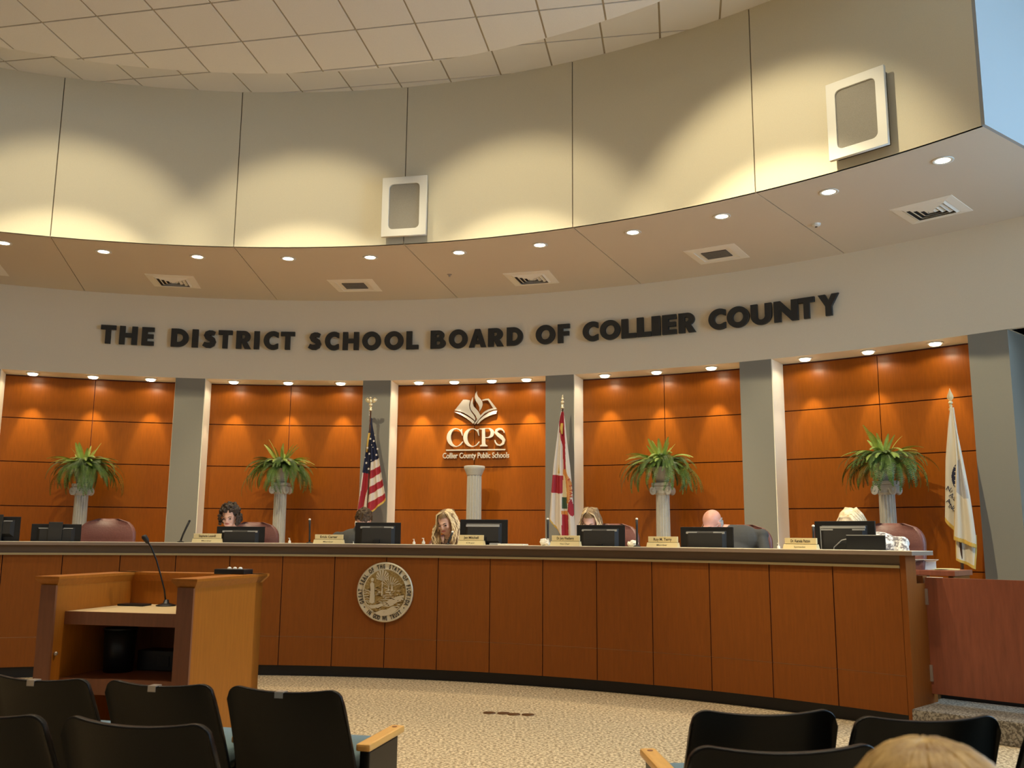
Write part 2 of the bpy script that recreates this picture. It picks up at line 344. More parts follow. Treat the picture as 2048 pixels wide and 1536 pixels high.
# radial return wall that catches the daylight above the end of the soffit
c1 = pol(WC, RU, END); c2 = pol(WC, RF + 0.6, END)
rd = Vector((sin(END), cos(END), 0)); tg = Vector((cos(END), -sin(END), 0))
b = B(); b.add([tuple(c1 + tg * t + rd * s + Vector((0, 0, z))) for z in (HS - 0.0, HT) for t in (0.0, 0.03) for s in (-0.002, 3.1)], [(0, 1, 3, 2), (4, 6, 7, 5), (0, 4, 5, 1), (2, 3, 7, 6), (0, 2, 6, 4), (1, 5, 7, 3)])
b.obj('wall_return', M_blush)['kind'] = 'structure'
# fascia, piers and niches
NL = -0.1295
fa = B().arc(WC, RF, RF + 0.06, -1.25, END + 0.12, HB, HS + 0.02, 110); fas = smooth_auto(fa.obj('wall_back', M_fascia)); fas['kind'] = 'structure'
B().arc(WC, RF + 0.02, RW + 0.02, -1.25, END + 0.12, HB + 0.001, HB + 0.08, 110).obj('niche_head', M_fascia, fas)
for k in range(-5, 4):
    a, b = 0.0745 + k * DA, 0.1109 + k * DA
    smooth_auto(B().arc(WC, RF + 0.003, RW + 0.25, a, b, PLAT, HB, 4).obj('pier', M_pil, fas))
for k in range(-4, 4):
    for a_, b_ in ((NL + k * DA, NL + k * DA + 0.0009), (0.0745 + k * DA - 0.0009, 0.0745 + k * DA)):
        B().arc(WC, RF + (0.006 if a_ < NL + k * DA + 0.001 else 0.05), RW + 0.002, a_ - 0.0002, b_, PLAT, HB, 1).obj('niche_return', M_litcream, fas)  # thin liners over the pier sides, lamp-lit look put into their colour
wb = B().arc(WC, RW + 0.03, RW + 0.2, -1.25, 0.80, PLAT, HB + 0.05, 100); wood = wb.obj('wall_niche_lining', M_wseam); wood['kind'] = 'structure'
rows = [PLAT + 0.02, 1.043, 1.743, 2.345, 2.946, HB - 0.012]
for k in range(-4, 4):
    a, m, b = NL + k * DA, -0.0276 + k * DA, 0.0745 + k * DA
    for (p, q) in ((a, m - 0.0004), (m + 0.0004, b)):
        for r in range(5):
            bb = B().arc(WC, RW, RW + 0.02, p, q, rows[r] + 0.006, rows[r + 1] - 0.006, 8)
            smooth_auto(bb.obj('wood_panel', M_wood, wood))
# shallow painted alcove right of the last pier, with a dark screen hanging in it
al = B().arc(WC, RW + 0.35, RW + 0.45, 0.80, 1.1, PLAT, HB + 0.3, 14); al.obj('wall_alcove', M_fascia)['kind'] = 'structure'
B().arc(WC, RF + 0.02, RW + 0.4, END - 0.093, END + 0.2, HB + 0.001, HB + 0.08, 12).obj('alcove_head', M_fascia, fas)
scr = B(); Ms = frame_at(WC, RW + 0.30, 0.872, 3.0); scr.box(-0.25, 0.25, -0.36, 0.36, -0.02, 0.02, Ms, 0.006)
sn = scr.obj('wall_screen', M_blue); tag(sn, 'dark blue notice screen hanging at the right edge of the picture above the gate', 'screen')
# plain right-hand wall with the daylight window, outside the picture
rw = B()
rw.box(7.4, 7.5, -4, 14, 0, 1.6); rw.box(7.4, 7.5, -4, 3.0, 1.6, HT); rw.box(7.4, 7.5, 6.6, 14, 1.6, HT); rw.box(7.4, 7.5, 3.0, 6.6, 6.3, HT)
rw.obj('wall_right', M_fascia)['kind'] = 'structure'
wn = B().box(7.40, 7.43, 3.0, 6.6, 1.6, 6.3).obj('window_1', M_window); wn['kind'] = 'structure'
wf = B(); wf.box(7.36, 7.42, 3.0, 6.6, 1.6, 1.66); wf.box(7.36, 7.42, 3.0, 6.6, 6.24, 6.3); wf.box(7.36, 7.42, 4.77, 4.83, 1.6, 6.3); wf.box(7.36, 7.42, 3.0, 3.06, 1.6, 6.3); wf.box(7.36, 7.42, 6.54, 6.6, 1.6, 6.3)
wf.obj('window_frame', M_pil, wn)
B().box(-12.1, -12, -4, 14, 0, HT).obj('wall_left', M_fascia)['kind'] = 'structure'

# ================================================================== LIGHTS IN THE SOFFIT AND THE NICHES
ords = ['first', 'second', 'third', 'fourth', 'fifth', 'sixth', 'seventh', 'eighth', 'ninth', 'tenth', 'eleventh', 'twelfth', 'thirteenth']
def downlight_proto():
    t = thing('downlight', '', 'ceiling light', (0, 0, 0), 0, 'recessed downlights in the curved soffit')
    t2 = B().lathe([(0.062, 0.0), (0.09, 0.0), (0.093, -0.004), (0.09, -0.008), (0.064, -0.006), (0.062, 0.0)], 28, cap=False).obj('trim_ring', M_wplast, t, smooth=True)
    B().lathe([(0.066, -0.001), (0.066, -0.003)], 24).obj('lens', M_lens, t)
    return t
p0 = downlight_proto()
for i in range(11):
    a = [-.3475, -.2258, -.1038, .0197, .1347, .26, .3733, .4998, .6146, .7424, .8643][i]; P = pol(WC, 8.845, a, HS)
    lab = 'round recessed soffit downlight, %s from the left edge of the picture' % ords[i]
    if i == 10: lab = 'round recessed soffit downlight farthest right, nearest the blue-lit wall'
    if i == 0: lab = 'round recessed soffit downlight cut by the left edge of the picture'
    if i == 0: p0.location = P; p0['label'] = lab
    else: dup(p0, P, None, lab)
    spot('downlight_lamp', P - Vector((0, 0, 0.012)), P - Vector((0, 0, 3)), P_SOFFIT, math.radians(66), 0.7, WARM, 0.06)
n0 = thing('niche_downlight', '', 'ceiling light', (0, 0, 0), 0, 'small downlights at the heads of the wood niches')
B().lathe([(0.058, 0.0), (0.085, 0.0), (0.088, -0.006), (0.08, -0.012), (0.058, -0.01)], 24, cap=False).obj('trim_ring', M_wplast, n0, smooth=True)
B().lathe([(0.060, -0.004), (0.060, -0.026), (0.045, -0.034)], 24).obj('lens', M_lens2, n0)
nn = ['first niche from the left', 'second niche, behind the curly haired woman', 'middle niche with the logo', 'fourth niche, behind the bald man', 'rightmost niche with the white flag']
sets = [[-.3365, -.2677, -.1994], [-.0965, -.0269, .0414], [.1444, .1911, .2403, .2857], [.3864, .451, .5173], [.6246, .6923, .7596]]
first = True
for q, s in enumerate(sets):
    for j, a in enumerate(s):
        pos = (['left', 'middle', 'right'] if len(s) == 3 else ['far left', 'centre left', 'centre right', 'far right'])[j]
        lab = '%s niche light in the %s' % (pos, nn[q]); P = pol(WC, 11.06, a, HB)
        if first: n0.location = P; n0['label'] = lab; first = False
        else: dup(n0, P, None, lab)
        k = {2: 1.35, 0: 0.95, 4: 0.75}.get(q, 1.0)
        spot('niche_lamp', P - Vector((0, 0, 0.04)), pol(WC, 11.09, a, 0), P_NICHE * k * 0.9, math.radians(66), 0.3, WARM2, 0.03)
        spot('niche_lamp_wide', P - Vector((0, 0, 0.04)), pol(WC, 11.06, a, 0), 10.0, math.radians(165), 0.3, WARM2, 0.03)
        spot('niche_lamp_core', P - Vector((0, 0, 0.04)), pol(WC, 11.31, a, 2.50), P_NICHE * k * 2.6, math.radians(38), 0.55, WARM2, 0.02)
# wash lights in the hall ceiling aimed at the curved upper wall
wash = [(130, 430, 1), (610, 450, 1), (1030, 420, 1), (1555, 240, 1.5)]
for (px, py, k) in wash:
    T = on_cyl(px, py, WC, RU); a = math.atan2(T.x - WC.x, T.y - WC.y); S = pol(WC, 5.5, a + 0.0, 0); S.z = zin(S.x, S.y) - 0.04
    B().lathe([(0.07, 0.04), (0.1, 0.02), (0.1, 0.0), (0.07, 0.0)], 24).obj('wash_light', M_lens, ceil_in, loc=S)
    S2 = S - Vector((0, 0, 0.03)); hz = RU - 5.5
    spot('wash_lamp', S2, pol(WC, RU, a, S2.z - hz * math.tan(math.radians(48))), P_WASH * k, math.radians(50), 0.4, WARM3, 0.05)
    spot('wash_lamp_wide', S2, pol(WC, RU, a, S2.z - hz * math.tan(math.radians(38))), P_WASH2 * k, math.radians(64), 0.5, WARM3, 0.05)
# general hall lights over the seats
for (x, y) in [(-5.0, 5.2), (-2.2, 5.6), (0.8, 5.0), (2.6, 2.6), (-0.4, 2.2), (-3.6, 2.0), (-6.6, 2.0), (0.8, -1.0), (-3.2, -1.2)]:
    z = zin(x, y) - 0.03
    if (Vector((x, y)) - KC).length > KR - 0.2: continue
    B().lathe([(0.09, 0.03), (0.12, 0.01), (0.12, 0.0), (0.09, 0.0)], 24).obj('hall_light', M_lens, ceil_in, loc=(x, y, z))
    spot('hall_lamp', (x, y, z - 0.03), (x, y, 0), P_HALL, math.radians(98), 0.7, WARM2, 0.1)

# ceiling diffusers and grilles in the soffit
def vent(cx, cy, ang, kind, label):
    t = thing('ceiling_vent', label, 'vent', (cx, cy, HS), ang, 'square air vents in the soffit'); h = 0.305
    f = B()
    for k in range(4): f.add([(-h, -h, -0.004), (h, -h, -0.004), (h - 0.09, -h + 0.09, -0.012), (-h + 0.09, -h + 0.09, -0.012), (-h, -h, 0.0), (h, -h, 0.0), (h - 0.09, -h + 0.09, 0.0), (-h + 0.09, -h + 0.09, 0.0)], [(0, 1, 2, 3), (0, 4, 5, 1), (3, 2, 6, 7)], Matrix.Rotation(k * PI / 2, 4, 'Z'))
    f.obj('frame', M_vent, t)
    B().box(-0.22, 0.22, -0.22, 0.22, -0.002, -0.0005).obj('backing', M_vdark if kind == 'blade' else M_vent, t)
    if kind == 'blade':
        for s in range(4):
            r0 = 0.215 - s * 0.052; r1 = r0 - 0.03
            s_ = B()
            for k in range(4):
                Mr = Matrix.Rotation(k * PI / 2, 4, 'Z')
                s_.add([(-r0, -r0, -0.004), (r0, -r0, -0.004), (r1, -r1, -0.022), (-r1, -r1, -0.022), (-r0, -r0, -0.007), (r0, -r0, -0.007), (r1, -r1, -0.025), (-r1, -r1, -0.025)], [(0, 1, 2, 3), (7, 6, 5, 4), (0, 3, 7, 4), (1, 5, 6, 2), (3, 2, 6, 7), (0, 4, 5, 1)], Mr)
            s_.obj('blade_ring', M_vent, t)
        B().box(-0.022, 0.022, -0.022, 0.022, -0.022, -0.018).obj('centre_plate', M_vent, t)
    else:
        B().box(-0.15, 0.15, -0.13, 0.13, -0.010, -0.002).obj('grille', M_vdark, t)
        for k in range(9): B().box(-0.15, 0.15, -0.12 + k * 0.03 - 0.004, -0.12 + k * 0.03 + 0.004, -0.013, -0.010).obj('slat', M_grille, t)
for q, kd, lb in [([(284, 546), (388, 551), (406, 578), (308, 573)], 'blade', 'white louvred square vent in the soffit above the word DISTRICT'), ([(649, 558), (744, 557), (769, 583), (678, 585)], 'grille', 'white square vent with dark centre above the word SCHOOL'), ([(1003, 545), (1100, 538), (1124, 567), (1026, 574)], 'blade', 'white louvred square vent above the word OF'), ([(1361, 501), (1473, 485), (1502, 514), (1400, 531)], 'grille', 'white square vent with dark centre above the word COUNTY'), ([(1772, 418), (1904, 387), (1950, 421), (1826, 450)], 'blade', 'white louvred square vent at far right of the soffit')]:
    pts = [on_z(x, y, HS) for x, y in q]; c = sum(pts, Vector()) / 4; d = (pts[1] - pts[0]) + (pts[2] - pts[3]); vent(c.x, c.y, math.atan2(d.y, d.x), kd, lb)
P = on_z(-45, 535, HS); vent(P.x, P.y, 0.3, 'blade', 'white louvred square vent cut by the left edge of the picture')
P = on_z(1632, 448, HS); sp = thing('smoke_detector', 'small white round detector in the soffit right of the tenth downlight', 'detector', P)
B().lathe([(0.0, -0.03), (0.025, -0.03), (0.045, -0.018), (0.05, 0)], 20).obj('housing', M_wplast, sp); B().lathe([(0.0, -0.036), (0.014, -0.036), (0.014, -0.03)], 12).obj('sensor', M_vdark, sp)
P = on_z(899, 549, HS); sp = thing('sprinkler_head', 'tiny sprinkler head in the soffit above the word BOARD', 'sprinkler', P)
B().lathe([(0.0, -0.03), (0.01, -0.03), (0.012, -0.01), (0.03, -0.005), (0.03, 0)], 16).obj('head', M_metal, sp)

# wall speakers on the upper wall
def speaker(a, zc, w, h, label):
    t = thing('wall_speaker', label, 'speaker', (0, 0, 0)); M = frame_at(WC, RU - 0.03, a, zc); t.matrix_world = M
    b = B(); b.box(-w / 2 + 0.03, w / 2 - 0.03, -h / 2 + 0.03, h / 2 - 0.02, -0.02, 0.06); b.obj('housing', M_vdark, t)
    r = 0.05; iw, ih = w / 2 - 0.085, h / 2 - 0.085
    outer = [(-w / 2, -h / 2), (w / 2, -h / 2), (w / 2, h / 2), (-w / 2, h / 2)]
    inner = []
    for (sx, sy, s0) in ((1, -1, -90), (1, 1, 0), (-1, 1, 90), (-1, -1, 180)):
        for k in range(5): q = math.radians(s0 + 22.5 * k); inner.append((sx * (iw - r) + r * cos(q), sy * (ih - r) + r * sin(q)))
    me = curve_mesh([outer, inner], 0.035, 0.003); me.transform(Matrix.Translation((0, 0, 0.085))); link('frame', me, M_wplast, t)
    B().prism(inner, 0.064, 0.086).obj('grille', M_grille, t)
speaker(0.2023, 5.115, 0.535, 0.71, 'white framed wall speaker on the middle of the curved upper wall')
speaker(0.8068, 5.132, 0.545, 0.735, 'white framed wall speaker high on the right of the curved upper wall')

# ================================================================== BIG LETTERING
def arcp(cx, cy, rx, ry, a0, a1, n=18): return [(cx + rx * cos(math.radians(a0 + (a1 - a0) * i / n)), cy + ry * sin(math.radians(a0 + (a1 - a0) * i / n))) for i in range(n + 1)]
def glyph(ch):      # in a box of height 1, natural width
    if ch == 'T': return 0.80, [[(0, 1), (0, .76), (.255, .76), (.255, 0), (.545, 0), (.545, .76), (.80, .76), (.80, 1)]]
    if ch == 'H': return 0.92, [[(0, 0), (0, 1), (.29, 1), (.29, .63), (.63, .63), (.63, 1), (.92, 1), (.92, 0), (.63, 0), (.63, .39), (.29, .39), (.29, 0)]]
    if ch == 'E': return 0.64, [[(0, 0), (0, 1), (.64, 1), (.64, .77), (.29, .77), (.29, .62), (.61, .62), (.61, .39), (.29, .39), (.29, .23), (.64, .23), (.64, 0)]]
    if ch == 'F': return 0.64, [[(0, 0), (0, 1), (.64, 1), (.64, .77), (.29, .77), (.29, .61), (.61, .61), (.61, .38), (.29, .38), (.29, 0)]]
    if ch == 'L': return 0.62, [[(0, 0), (0, 1), (.29, 1), (.29, .24), (.62, .24), (.62, 0)]]
    if ch == 'I': return 0.30, [[(0, 0), (0, 1), (.30, 1), (.30, 0)]]
    if ch == 'N': return 0.98, [[(0, 0), (0, 1), (.27, 1), (.70, .45), (.70, 1), (.98, 1), (.98, 0), (.71, 0), (.28, .55), (.28, 0)]]
    if ch == 'Y': return 0.92, [[(0, 1), (.32, 1), (.46, .70), (.61, 1), (.92, 1), (.605, .44), (.605, 0), (.315, 0), (.315, .44)]]
    if ch == 'A': return 1.0, [[(0, 0), (.355, 1), (.645, 1), (1.0, 0), (.70, 0), (.64, .18), (.36, .18), (.30, 0)], [(.42, .37), (.58, .37), (.50, .66)]]
    if ch == 'D': return 0.90, [[(0, 0), (0, 1), (.35, 1)] + arcp(.36, .5, .54, .5, 88, -88) + [(.35, 0)], [(.29, .26), (.36, .26)] + arcp(.36, .5, .25, .24, -80, 80) + [(.36, .74), (.29, .74)]]
    if ch == 'B': return 0.72, [[(0, 0), (0, 1), (.36, 1)] + arcp(.38, .745, .27, .255, 88, -35, 8) + arcp(.40, .29, .32, .29, 50, -88, 10) + [(.38, 0)], [(.27, .62), (.34, .62)] + arcp(.35, .70, .075, .085, -80, 80, 5) + [(.34, .79), (.27, .79)], [(.27, .21), (.36, .21)] + arcp(.37, .315, .095, .105, -80, 80, 5) + [(.36, .42), (.27, .42)]]
    if ch == 'R': return 0.80, [[(0, 0), (0, 1), (.40, 1)] + arcp(.42, .68, .33, .32, 88, -62, 10) + [(.80, 0), (.46, 0), (.29, .37), (.29, 0)], [(.29, .56), (.36, .56)] + arcp(.37, .67, .10, .11, -80, 80, 5) + [(.36, .78), (.29, .78)]]
    if ch == 'O': return 1.06, [arcp(.53, .5, .53, .52, 0, 354, 40), arcp(.53, .5, .24, .26, 0, 350, 30)]
    if ch == 'C': return 0.80, [[(.80, .95)] + arcp(.52, .5, .52, .52, 62, 298, 26) + [(.80, .05), (.80, .34)] + arcp(.53, .5, .24, .255, 310, 50, 18) + [(.80, .66)]]
    if ch == 'U': return 0.90, [[(0, 1), (.29, 1), (.29, .40)] + arcp(.45, .40, .16, .17, 180, 360, 10) + [(.61, 1), (.90, 1), (.90, .42)] + arcp(.45, .42, .45, .44, 0, -180, 18)]
    if ch == 'S':
        c = [(.63, .80), (.50, .845), (.37, .845), (.25, .79), (.215, .70), (.27, .60), (.40, .53), (.52, .46), (.565, .34), (.52, .21), (.40, .145), (.24, .15), (.07, .225)]
        hw = [.11, .125, .135, .14, .145, .15, .15, .15, .15, .15, .15, .14, .12]; L_, R_ = [], []
        for i, p in enumerate(c):
            q0, q1 = c[max(0, i - 1)], c[min(len(c) - 1, i + 1)]; d = Vector((q1[0] - q0[0], q1[1] - q0[1])).normalized(); nrm = Vector((-d.y, d.x)) * hw[i]
            L_.append((p[0] + nrm.x, p[1] + nrm.y)); R_.append((p[0] - nrm.x, p[1] - nrm.y))
        return 0.72, [L_ + R_[::-1]]
lx = lambda s: (180 + s / 2.4976)
rx_ = lambda s: (1000 + s / 2.844)
LET = [('T', lx(53), lx(130)), ('H', lx(148), lx(238)), ('E', lx(260), lx(322)), ('D', lx(407), lx(495)), ('I', lx(512), lx(543)), ('S', lx(563), lx(633)), ('T', lx(643), lx(713)), ('R', lx(733), lx(808)), ('I', lx(822), lx(849)), ('C', lx(870), lx(943)), ('T', lx(955), lx(1025)),
       ('S', lx(1091), lx(1158)), ('C', lx(1176), lx(1245)), ('H', lx(1265), lx(1345)), ('O', lx(1362), lx(1455)), ('O', lx(1473), lx(1567)), ('L', lx(1582), lx(1643)), ('B', lx(1703), lx(1778)), ('O', lx(1794), lx(1887)), ('A', lx(1895), lx(1980)), ('R', lx(1990), rx_(22)), ('D', rx_(40), rx_(132)),
       ('O', rx_(205), rx_(315)), ('F', rx_(330), rx_(398)), ('C', rx_(472), rx_(560)), ('O', rx_(570), rx_(685)), ('L', rx_(692), rx_(775)), ('L', rx_(780), rx_(862)), ('I', rx_(864), rx_(913)), ('E', rx_(924), rx_(1005)), ('R', rx_(1017), rx_(1115)),
       ('C', rx_(1187), rx_(1285)), ('O', rx_(1292), rx_(1420)), ('U', rx_(1428), rx_(1547)), ('N', rx_(1560), rx_(1698)), ('T', rx_(1700), rx_(1792)), ('Y', rx_(1812), rx_(1932))]
Z0, Z1 = 3.975, 4.234
sign = thing('wall_lettering', 'large dark raised letters reading THE DISTRICT SCHOOL BOARD OF COLLIER COUNTY on the curved wall', 'sign', pol(WC, RF - 0.03, 0.2, 4.1))
inv = sign.matrix_world.inverted() if False else Matrix.Translation(-sign.location)
for ch, xa, xb in LET:
    yy = 670 if xa < 1000 else 670 - (xa - 1000) * 0.09
    aa, ab = ang_cyl(xa, yy, WC, RF - 0.04), ang_cyl(xb, yy, WC, RF - 0.04)
    wid = (ab - aa) * (RF - 0.04); w0, loops = glyph(ch); sx = wid / w0; h = Z1 - Z0; am = (aa + ab) / 2
    me = curve_mesh([[((x - w0 / 2) * sx, y * h) for x, y in lp] for lp in loops], 0.035, 0.004)
    link('letter', me, M_letter, sign, mw=inv @ frame_at(WC, RF - 0.045, am, Z0))

# ================================================================== LOGO ON THE MIDDLE NICHE
LA = 0.2154; ML = frame_at(WC, RW - 0.035, LA, 2.75); nL = Vector((sin(LA), cos(LA), 0)); PL0 = pol(WC, RW - 0.035, LA, 2.75); MLi = ML.inverted()
def lz(x, y):   # point of the logo as measured on the photograph -> local wall coordinates
    q = MLi @ on_plane(860 + x / 9.6, 770 + y / 9.6, PL0, nL); return (q.x, q.y)
logo = thing('wall_logo', 'silver raised emblem of open book and flame over the letters CCPS in the middle niche', 'sign'); logo.matrix_world = ML
def lpart(name, loops, d=0.02, m=M_silver): return link(name, curve_mesh([[lz(*p) for p in lp] for lp in loops], d, 0.0012), m, logo)
lpart('book_page', [[(475, 490), (560, 505), (650, 535), (745, 590), (820, 645), (868, 690), (872, 640), (845, 585), (795, 520), (762, 455), (752, 385), (772, 297), (705, 282), (640, 282)]])
lpart('book_edge', [[(465, 515), (560, 530), (660, 570), (750, 622), (820, 672), (862, 710), (830, 748), (780, 700), (700, 640), (600, 578), (520, 545)]])
lpart('flame', [[(825, 235), (800, 290), (780, 345), (772, 410), (785, 470), (830, 530), (880, 590), (903, 650), (892, 705), (905, 700), (955, 610), (965, 580), (935, 520), (885, 460), (840, 410), (820, 350)]])
lpart('flame', [[(905, 118), (875, 165), (862, 230), (880, 305), (925, 370), (952, 430), (950, 515), (990, 450), (1010, 380), (1000, 310), (962, 262), (918, 215), (900, 165)]])
lpart('book_page', [[(1003, 285), (1070, 268), (1130, 262), (1290, 465), (1210, 478), (1130, 505), (1050, 550), (965, 635), (905, 712), (865, 758), (850, 752), (900, 670), (965, 590), (1050, 510), (1120, 472), (1215, 447), (1115, 292), (1060, 296), (1010, 305)]])
lpart('book_edge', [[(1290, 490), (1275, 555), (1210, 568), (1130, 598), (1050, 638), (980, 690), (932, 745), (897, 750), (950, 672), (1040, 592), (1130, 530), (1210, 502)]])
lpart('rule', [[(310, 1242), (1445, 1230), (1445, 1254), (310, 1266)]])
def serifC(x0):
    cx, cy = x0 + 165, 1012
    return [(x0 + 285, 845), (x0 + 290, 862), (x0 + 303, 975), (x0 + 292, 975), (x0 + 268, 905)] + arcp(cx + 18, cy, 108, 162, -52, -180, 12) + arcp(cx + 18, cy, 108, 162, 176, 60, 10) + [(x0 + 300, 1085), (x0 + 308, 1100)] + arcp(cx, cy, 167, 180, 48, 180, 12) + arcp(cx, cy, 167, 180, 184, 305, 12)
lpart('letter', [serifC(328)], 0.03); lpart('letter', [serifC(645)], 0.03)
lpart('letter', [[(950, 835), (1150, 830)] + arcp(1130, 925, 105, 95, -80, 88, 12) + [(1070, 1022), (1062, 1006)] + arcp(1105, 920, 62, 82, 80, -80, 10) + [(1062, 845), (1062, 1140), (1105, 1165), (1105, 1182), (958, 1182), (958, 1165), (1000, 1140), (1000, 860), (950, 850)]], 0.03)
cS = [(1435, 925, 8), (1415, 880, 14), (1375, 848, 22), (1330, 845, 26), (1285, 865, 34), (1268, 910, 40), (1310, 955, 46), (1370, 1000, 50), (1420, 1060, 40), (1405, 1125, 34), (1345, 1160, 20), (1290, 1145, 20), (1255, 1100, 12), (1245, 1060, 8)]
L_, R_ = [], []
for i, p in enumerate(cS):
    q0, q1 = cS[max(0, i - 1)], cS[min(len(cS) - 1, i + 1)]; d = Vector((q1[0] - q0[0], q1[1] - q0[1])).normalized(); nr = Vector((-d.y, d.x)) * p[2] * 0.75; L_.append((p[0] + nr.x, p[1] + nr.y)); R_.append((p[0] - nr.x, p[1] - nr.y))
lpart('letter', [L_ + R_[::-1]], 0.03)
pa, pb = lz(245, 1410), lz(1520, 1395)
tm = text_mesh('Collier County Public Schools', 0.12, 0.008, 0.0018, 'CENTER', pb[0] - pa[0]); tm.transform(Matrix.Translation(((pa[0] + pb[0]) / 2, (pa[1] + pb[1]) / 2, 0)) @ Matrix.Scale(0.92, 4, (0, 1, 0)))
link('lettering', tm, M_silver, logo)
# ================================================================== DAIS
D0, DD = -0.3011779, 0.0695340
AEND = D0 + 16 * DD
dais = thing('dais_desk', 'long curved wood panelled dais with pale counter top across the room', 'desk', pol(DC, RD, 0.1, 0))
di = Matrix.Translation(-dais.location)
def dp(b, name, m, sm=False):
    o = b.obj(name, m, dais, mw=di)
    return smooth_auto(o) if sm else o
AST = D0 - 12 * DD
dp(B().arc(DC, RK, RK + 0.04, AST, AEND - 0.004, 0, HK + 0.02, 90), 'kick_base', M_kick)
dp(B().arc(DC, RD + 0.014, RD + 0.05, AST, AEND, HK, HP + 0.01, 90), 'backing', M_dseam)
ZS = 0.385
for k in range(-12, 16):
    a, b_ = D0 + k * DD + 0.0006, D0 + (k + 1) * DD - 0.0006
    dp(B().arc(DC, RD, RD + 0.02, a, b_, HK, ZS - 0.0025, 4), 'front_panel', M_dais)
    dp(B().arc(DC, RD, RD + 0.02, a, b_, ZS + 0.0025, HP, 4), 'front_panel', M_dais)
    dp(B().arc(DC, RD + 0.004, RD + 0.02, a, b_, ZS - 0.0025, ZS + 0.0025, 4), 'panel_bead', M_dlight)
dp(B().arc(DC, RD - 0.018, RD + 0.03, AST, AEND, HP, HP + 0.02, 90), 'trim_strip', M_brass, True)
dp(B().arc(DC, RD + 0.0, RD + 0.03, AST, AEND, HP + 0.02, HC - 0.03, 90), 'fascia_band', M_band, True)
dp(B().arc(DC, RC, RD + 0.30, AST, AEND + 0.016, HC - 0.032, HC - 0.003, 90), 'counter_top', M_lip, True)
dp(B().arc(DC, RC + 0.002, RD + 0.30, AST, AEND + 0.016, HC - 0.003, HC, 90), 'counter_surface', M_top, True)
dp(B().arc(DC, RD + 0.05, RD + 0.09, AST, AEND, PLAT, HC - 0.03, 90), 'inner_wall', M_dais, True)
dp(B().arc(DC, RD + 0.09, RD + 0.82, AST, AEND - 0.002, DESK - 0.03, DESK, 90), 'work_surface', M_top, True)
# end panel of the dais
e = pol(DC, RD, AEND); er = Vector((sin(AEND), cos(AEND), 0)); et = Vector((cos(AEND), -sin(AEND), 0))
ME = Matrix(((et.x, er.x, 0, e.x), (et.y, er.y, 0, e.y), (0, 0, 1, 0), (0, 0, 0, 1)))
dp(B().box(0.0, 0.045, -0.004, 0.42, 0.06, DESK - 0.03, ME).box(0.0, 0.0445, -0.004, 0.17, DESK - 0.03, HC - 0.032, ME), 'end_panel', M_dais)
dp(B().box(0.0, 0.04, 0.03, 0.40, 0.0, 0.06, ME), 'end_kick', M_kick)
for k in range(-8, 16, 4):
    a = D0 + k * DD; dp(B().arc(DC, RD + 0.09, RD + 0.78, a, a + 0.006, PLAT, DESK - 0.03, 2), 'support_panel', M_dais)
# low gate at the right end, and step
H = on_plane(1846, 1155, Vector((0, 7.30, 0)), Vector((0, 1, 0))); H2 = on_plane(2300, 1168, Vector((0, 6.0, 0)), Vector((0, 1, 0)))
hp = on_plane(1846, 1155, Vector((0, 7.25, 0)), Vector((0, 1, 0))); q2 = on_plane(2048, 1161, Vector((0, 6.78, 0)), Vector((0, 1, 0)))
gd = Vector((q2.x - hp.x, q2.y - hp.y, 0)).normalized(); gn = Vector((-gd.y, gd.x, 0)); gz = (hp.z + q2.z) / 2
MG = Matrix(((gd.x, gn.x, 0, hp.x), (gd.y, gn.y, 0, hp.y), (0, 0, 1, 0), (0, 0, 0, 1)))
gate = thing('gate', 'reddish wood swing gate hinged to the right end of the dais', 'gate'); gate.matrix_world = MG
B().box(0.012, 1.6, 0, 0.04, 0.235, gz).obj('gate_leaf', M_gate, gate)
for z in (0.37, gz - 0.16):
    hb = B(); hb.box(-0.022, 0.03, -0.012, 0.0, z - 0.045, z + 0.075); hb.tube([(0.004, -0.016, z - 0.045), (0.004, -0.016, z + 0.075)], 0.008); hb.obj('hinge', M_metal, gate)
B().box(-0.05, -0.002, -0.002, 0.09, 0.06, gz + 0.01, MG).obj('gate_post', M_dais, None)
gp = bpy.data.objects['gate_post']; tag(gp, 'narrow wood post between the dais end and the gate hinges', 'post')
st = B().box(-0.02, 3.2, -0.36, 0.30, 0.0, 0.165, MG @ Matrix.Translation((0.0, 0, 0)), 0.012).obj('floor_step', M_carpet2); st['kind'] = 'structure'
s2_ = B().box(-0.02, 3.2, 0.30, 3.0, 0.0, PLAT - 0.002, MG).obj('floor_landing', M_kick); s2_['kind'] = 'structure'

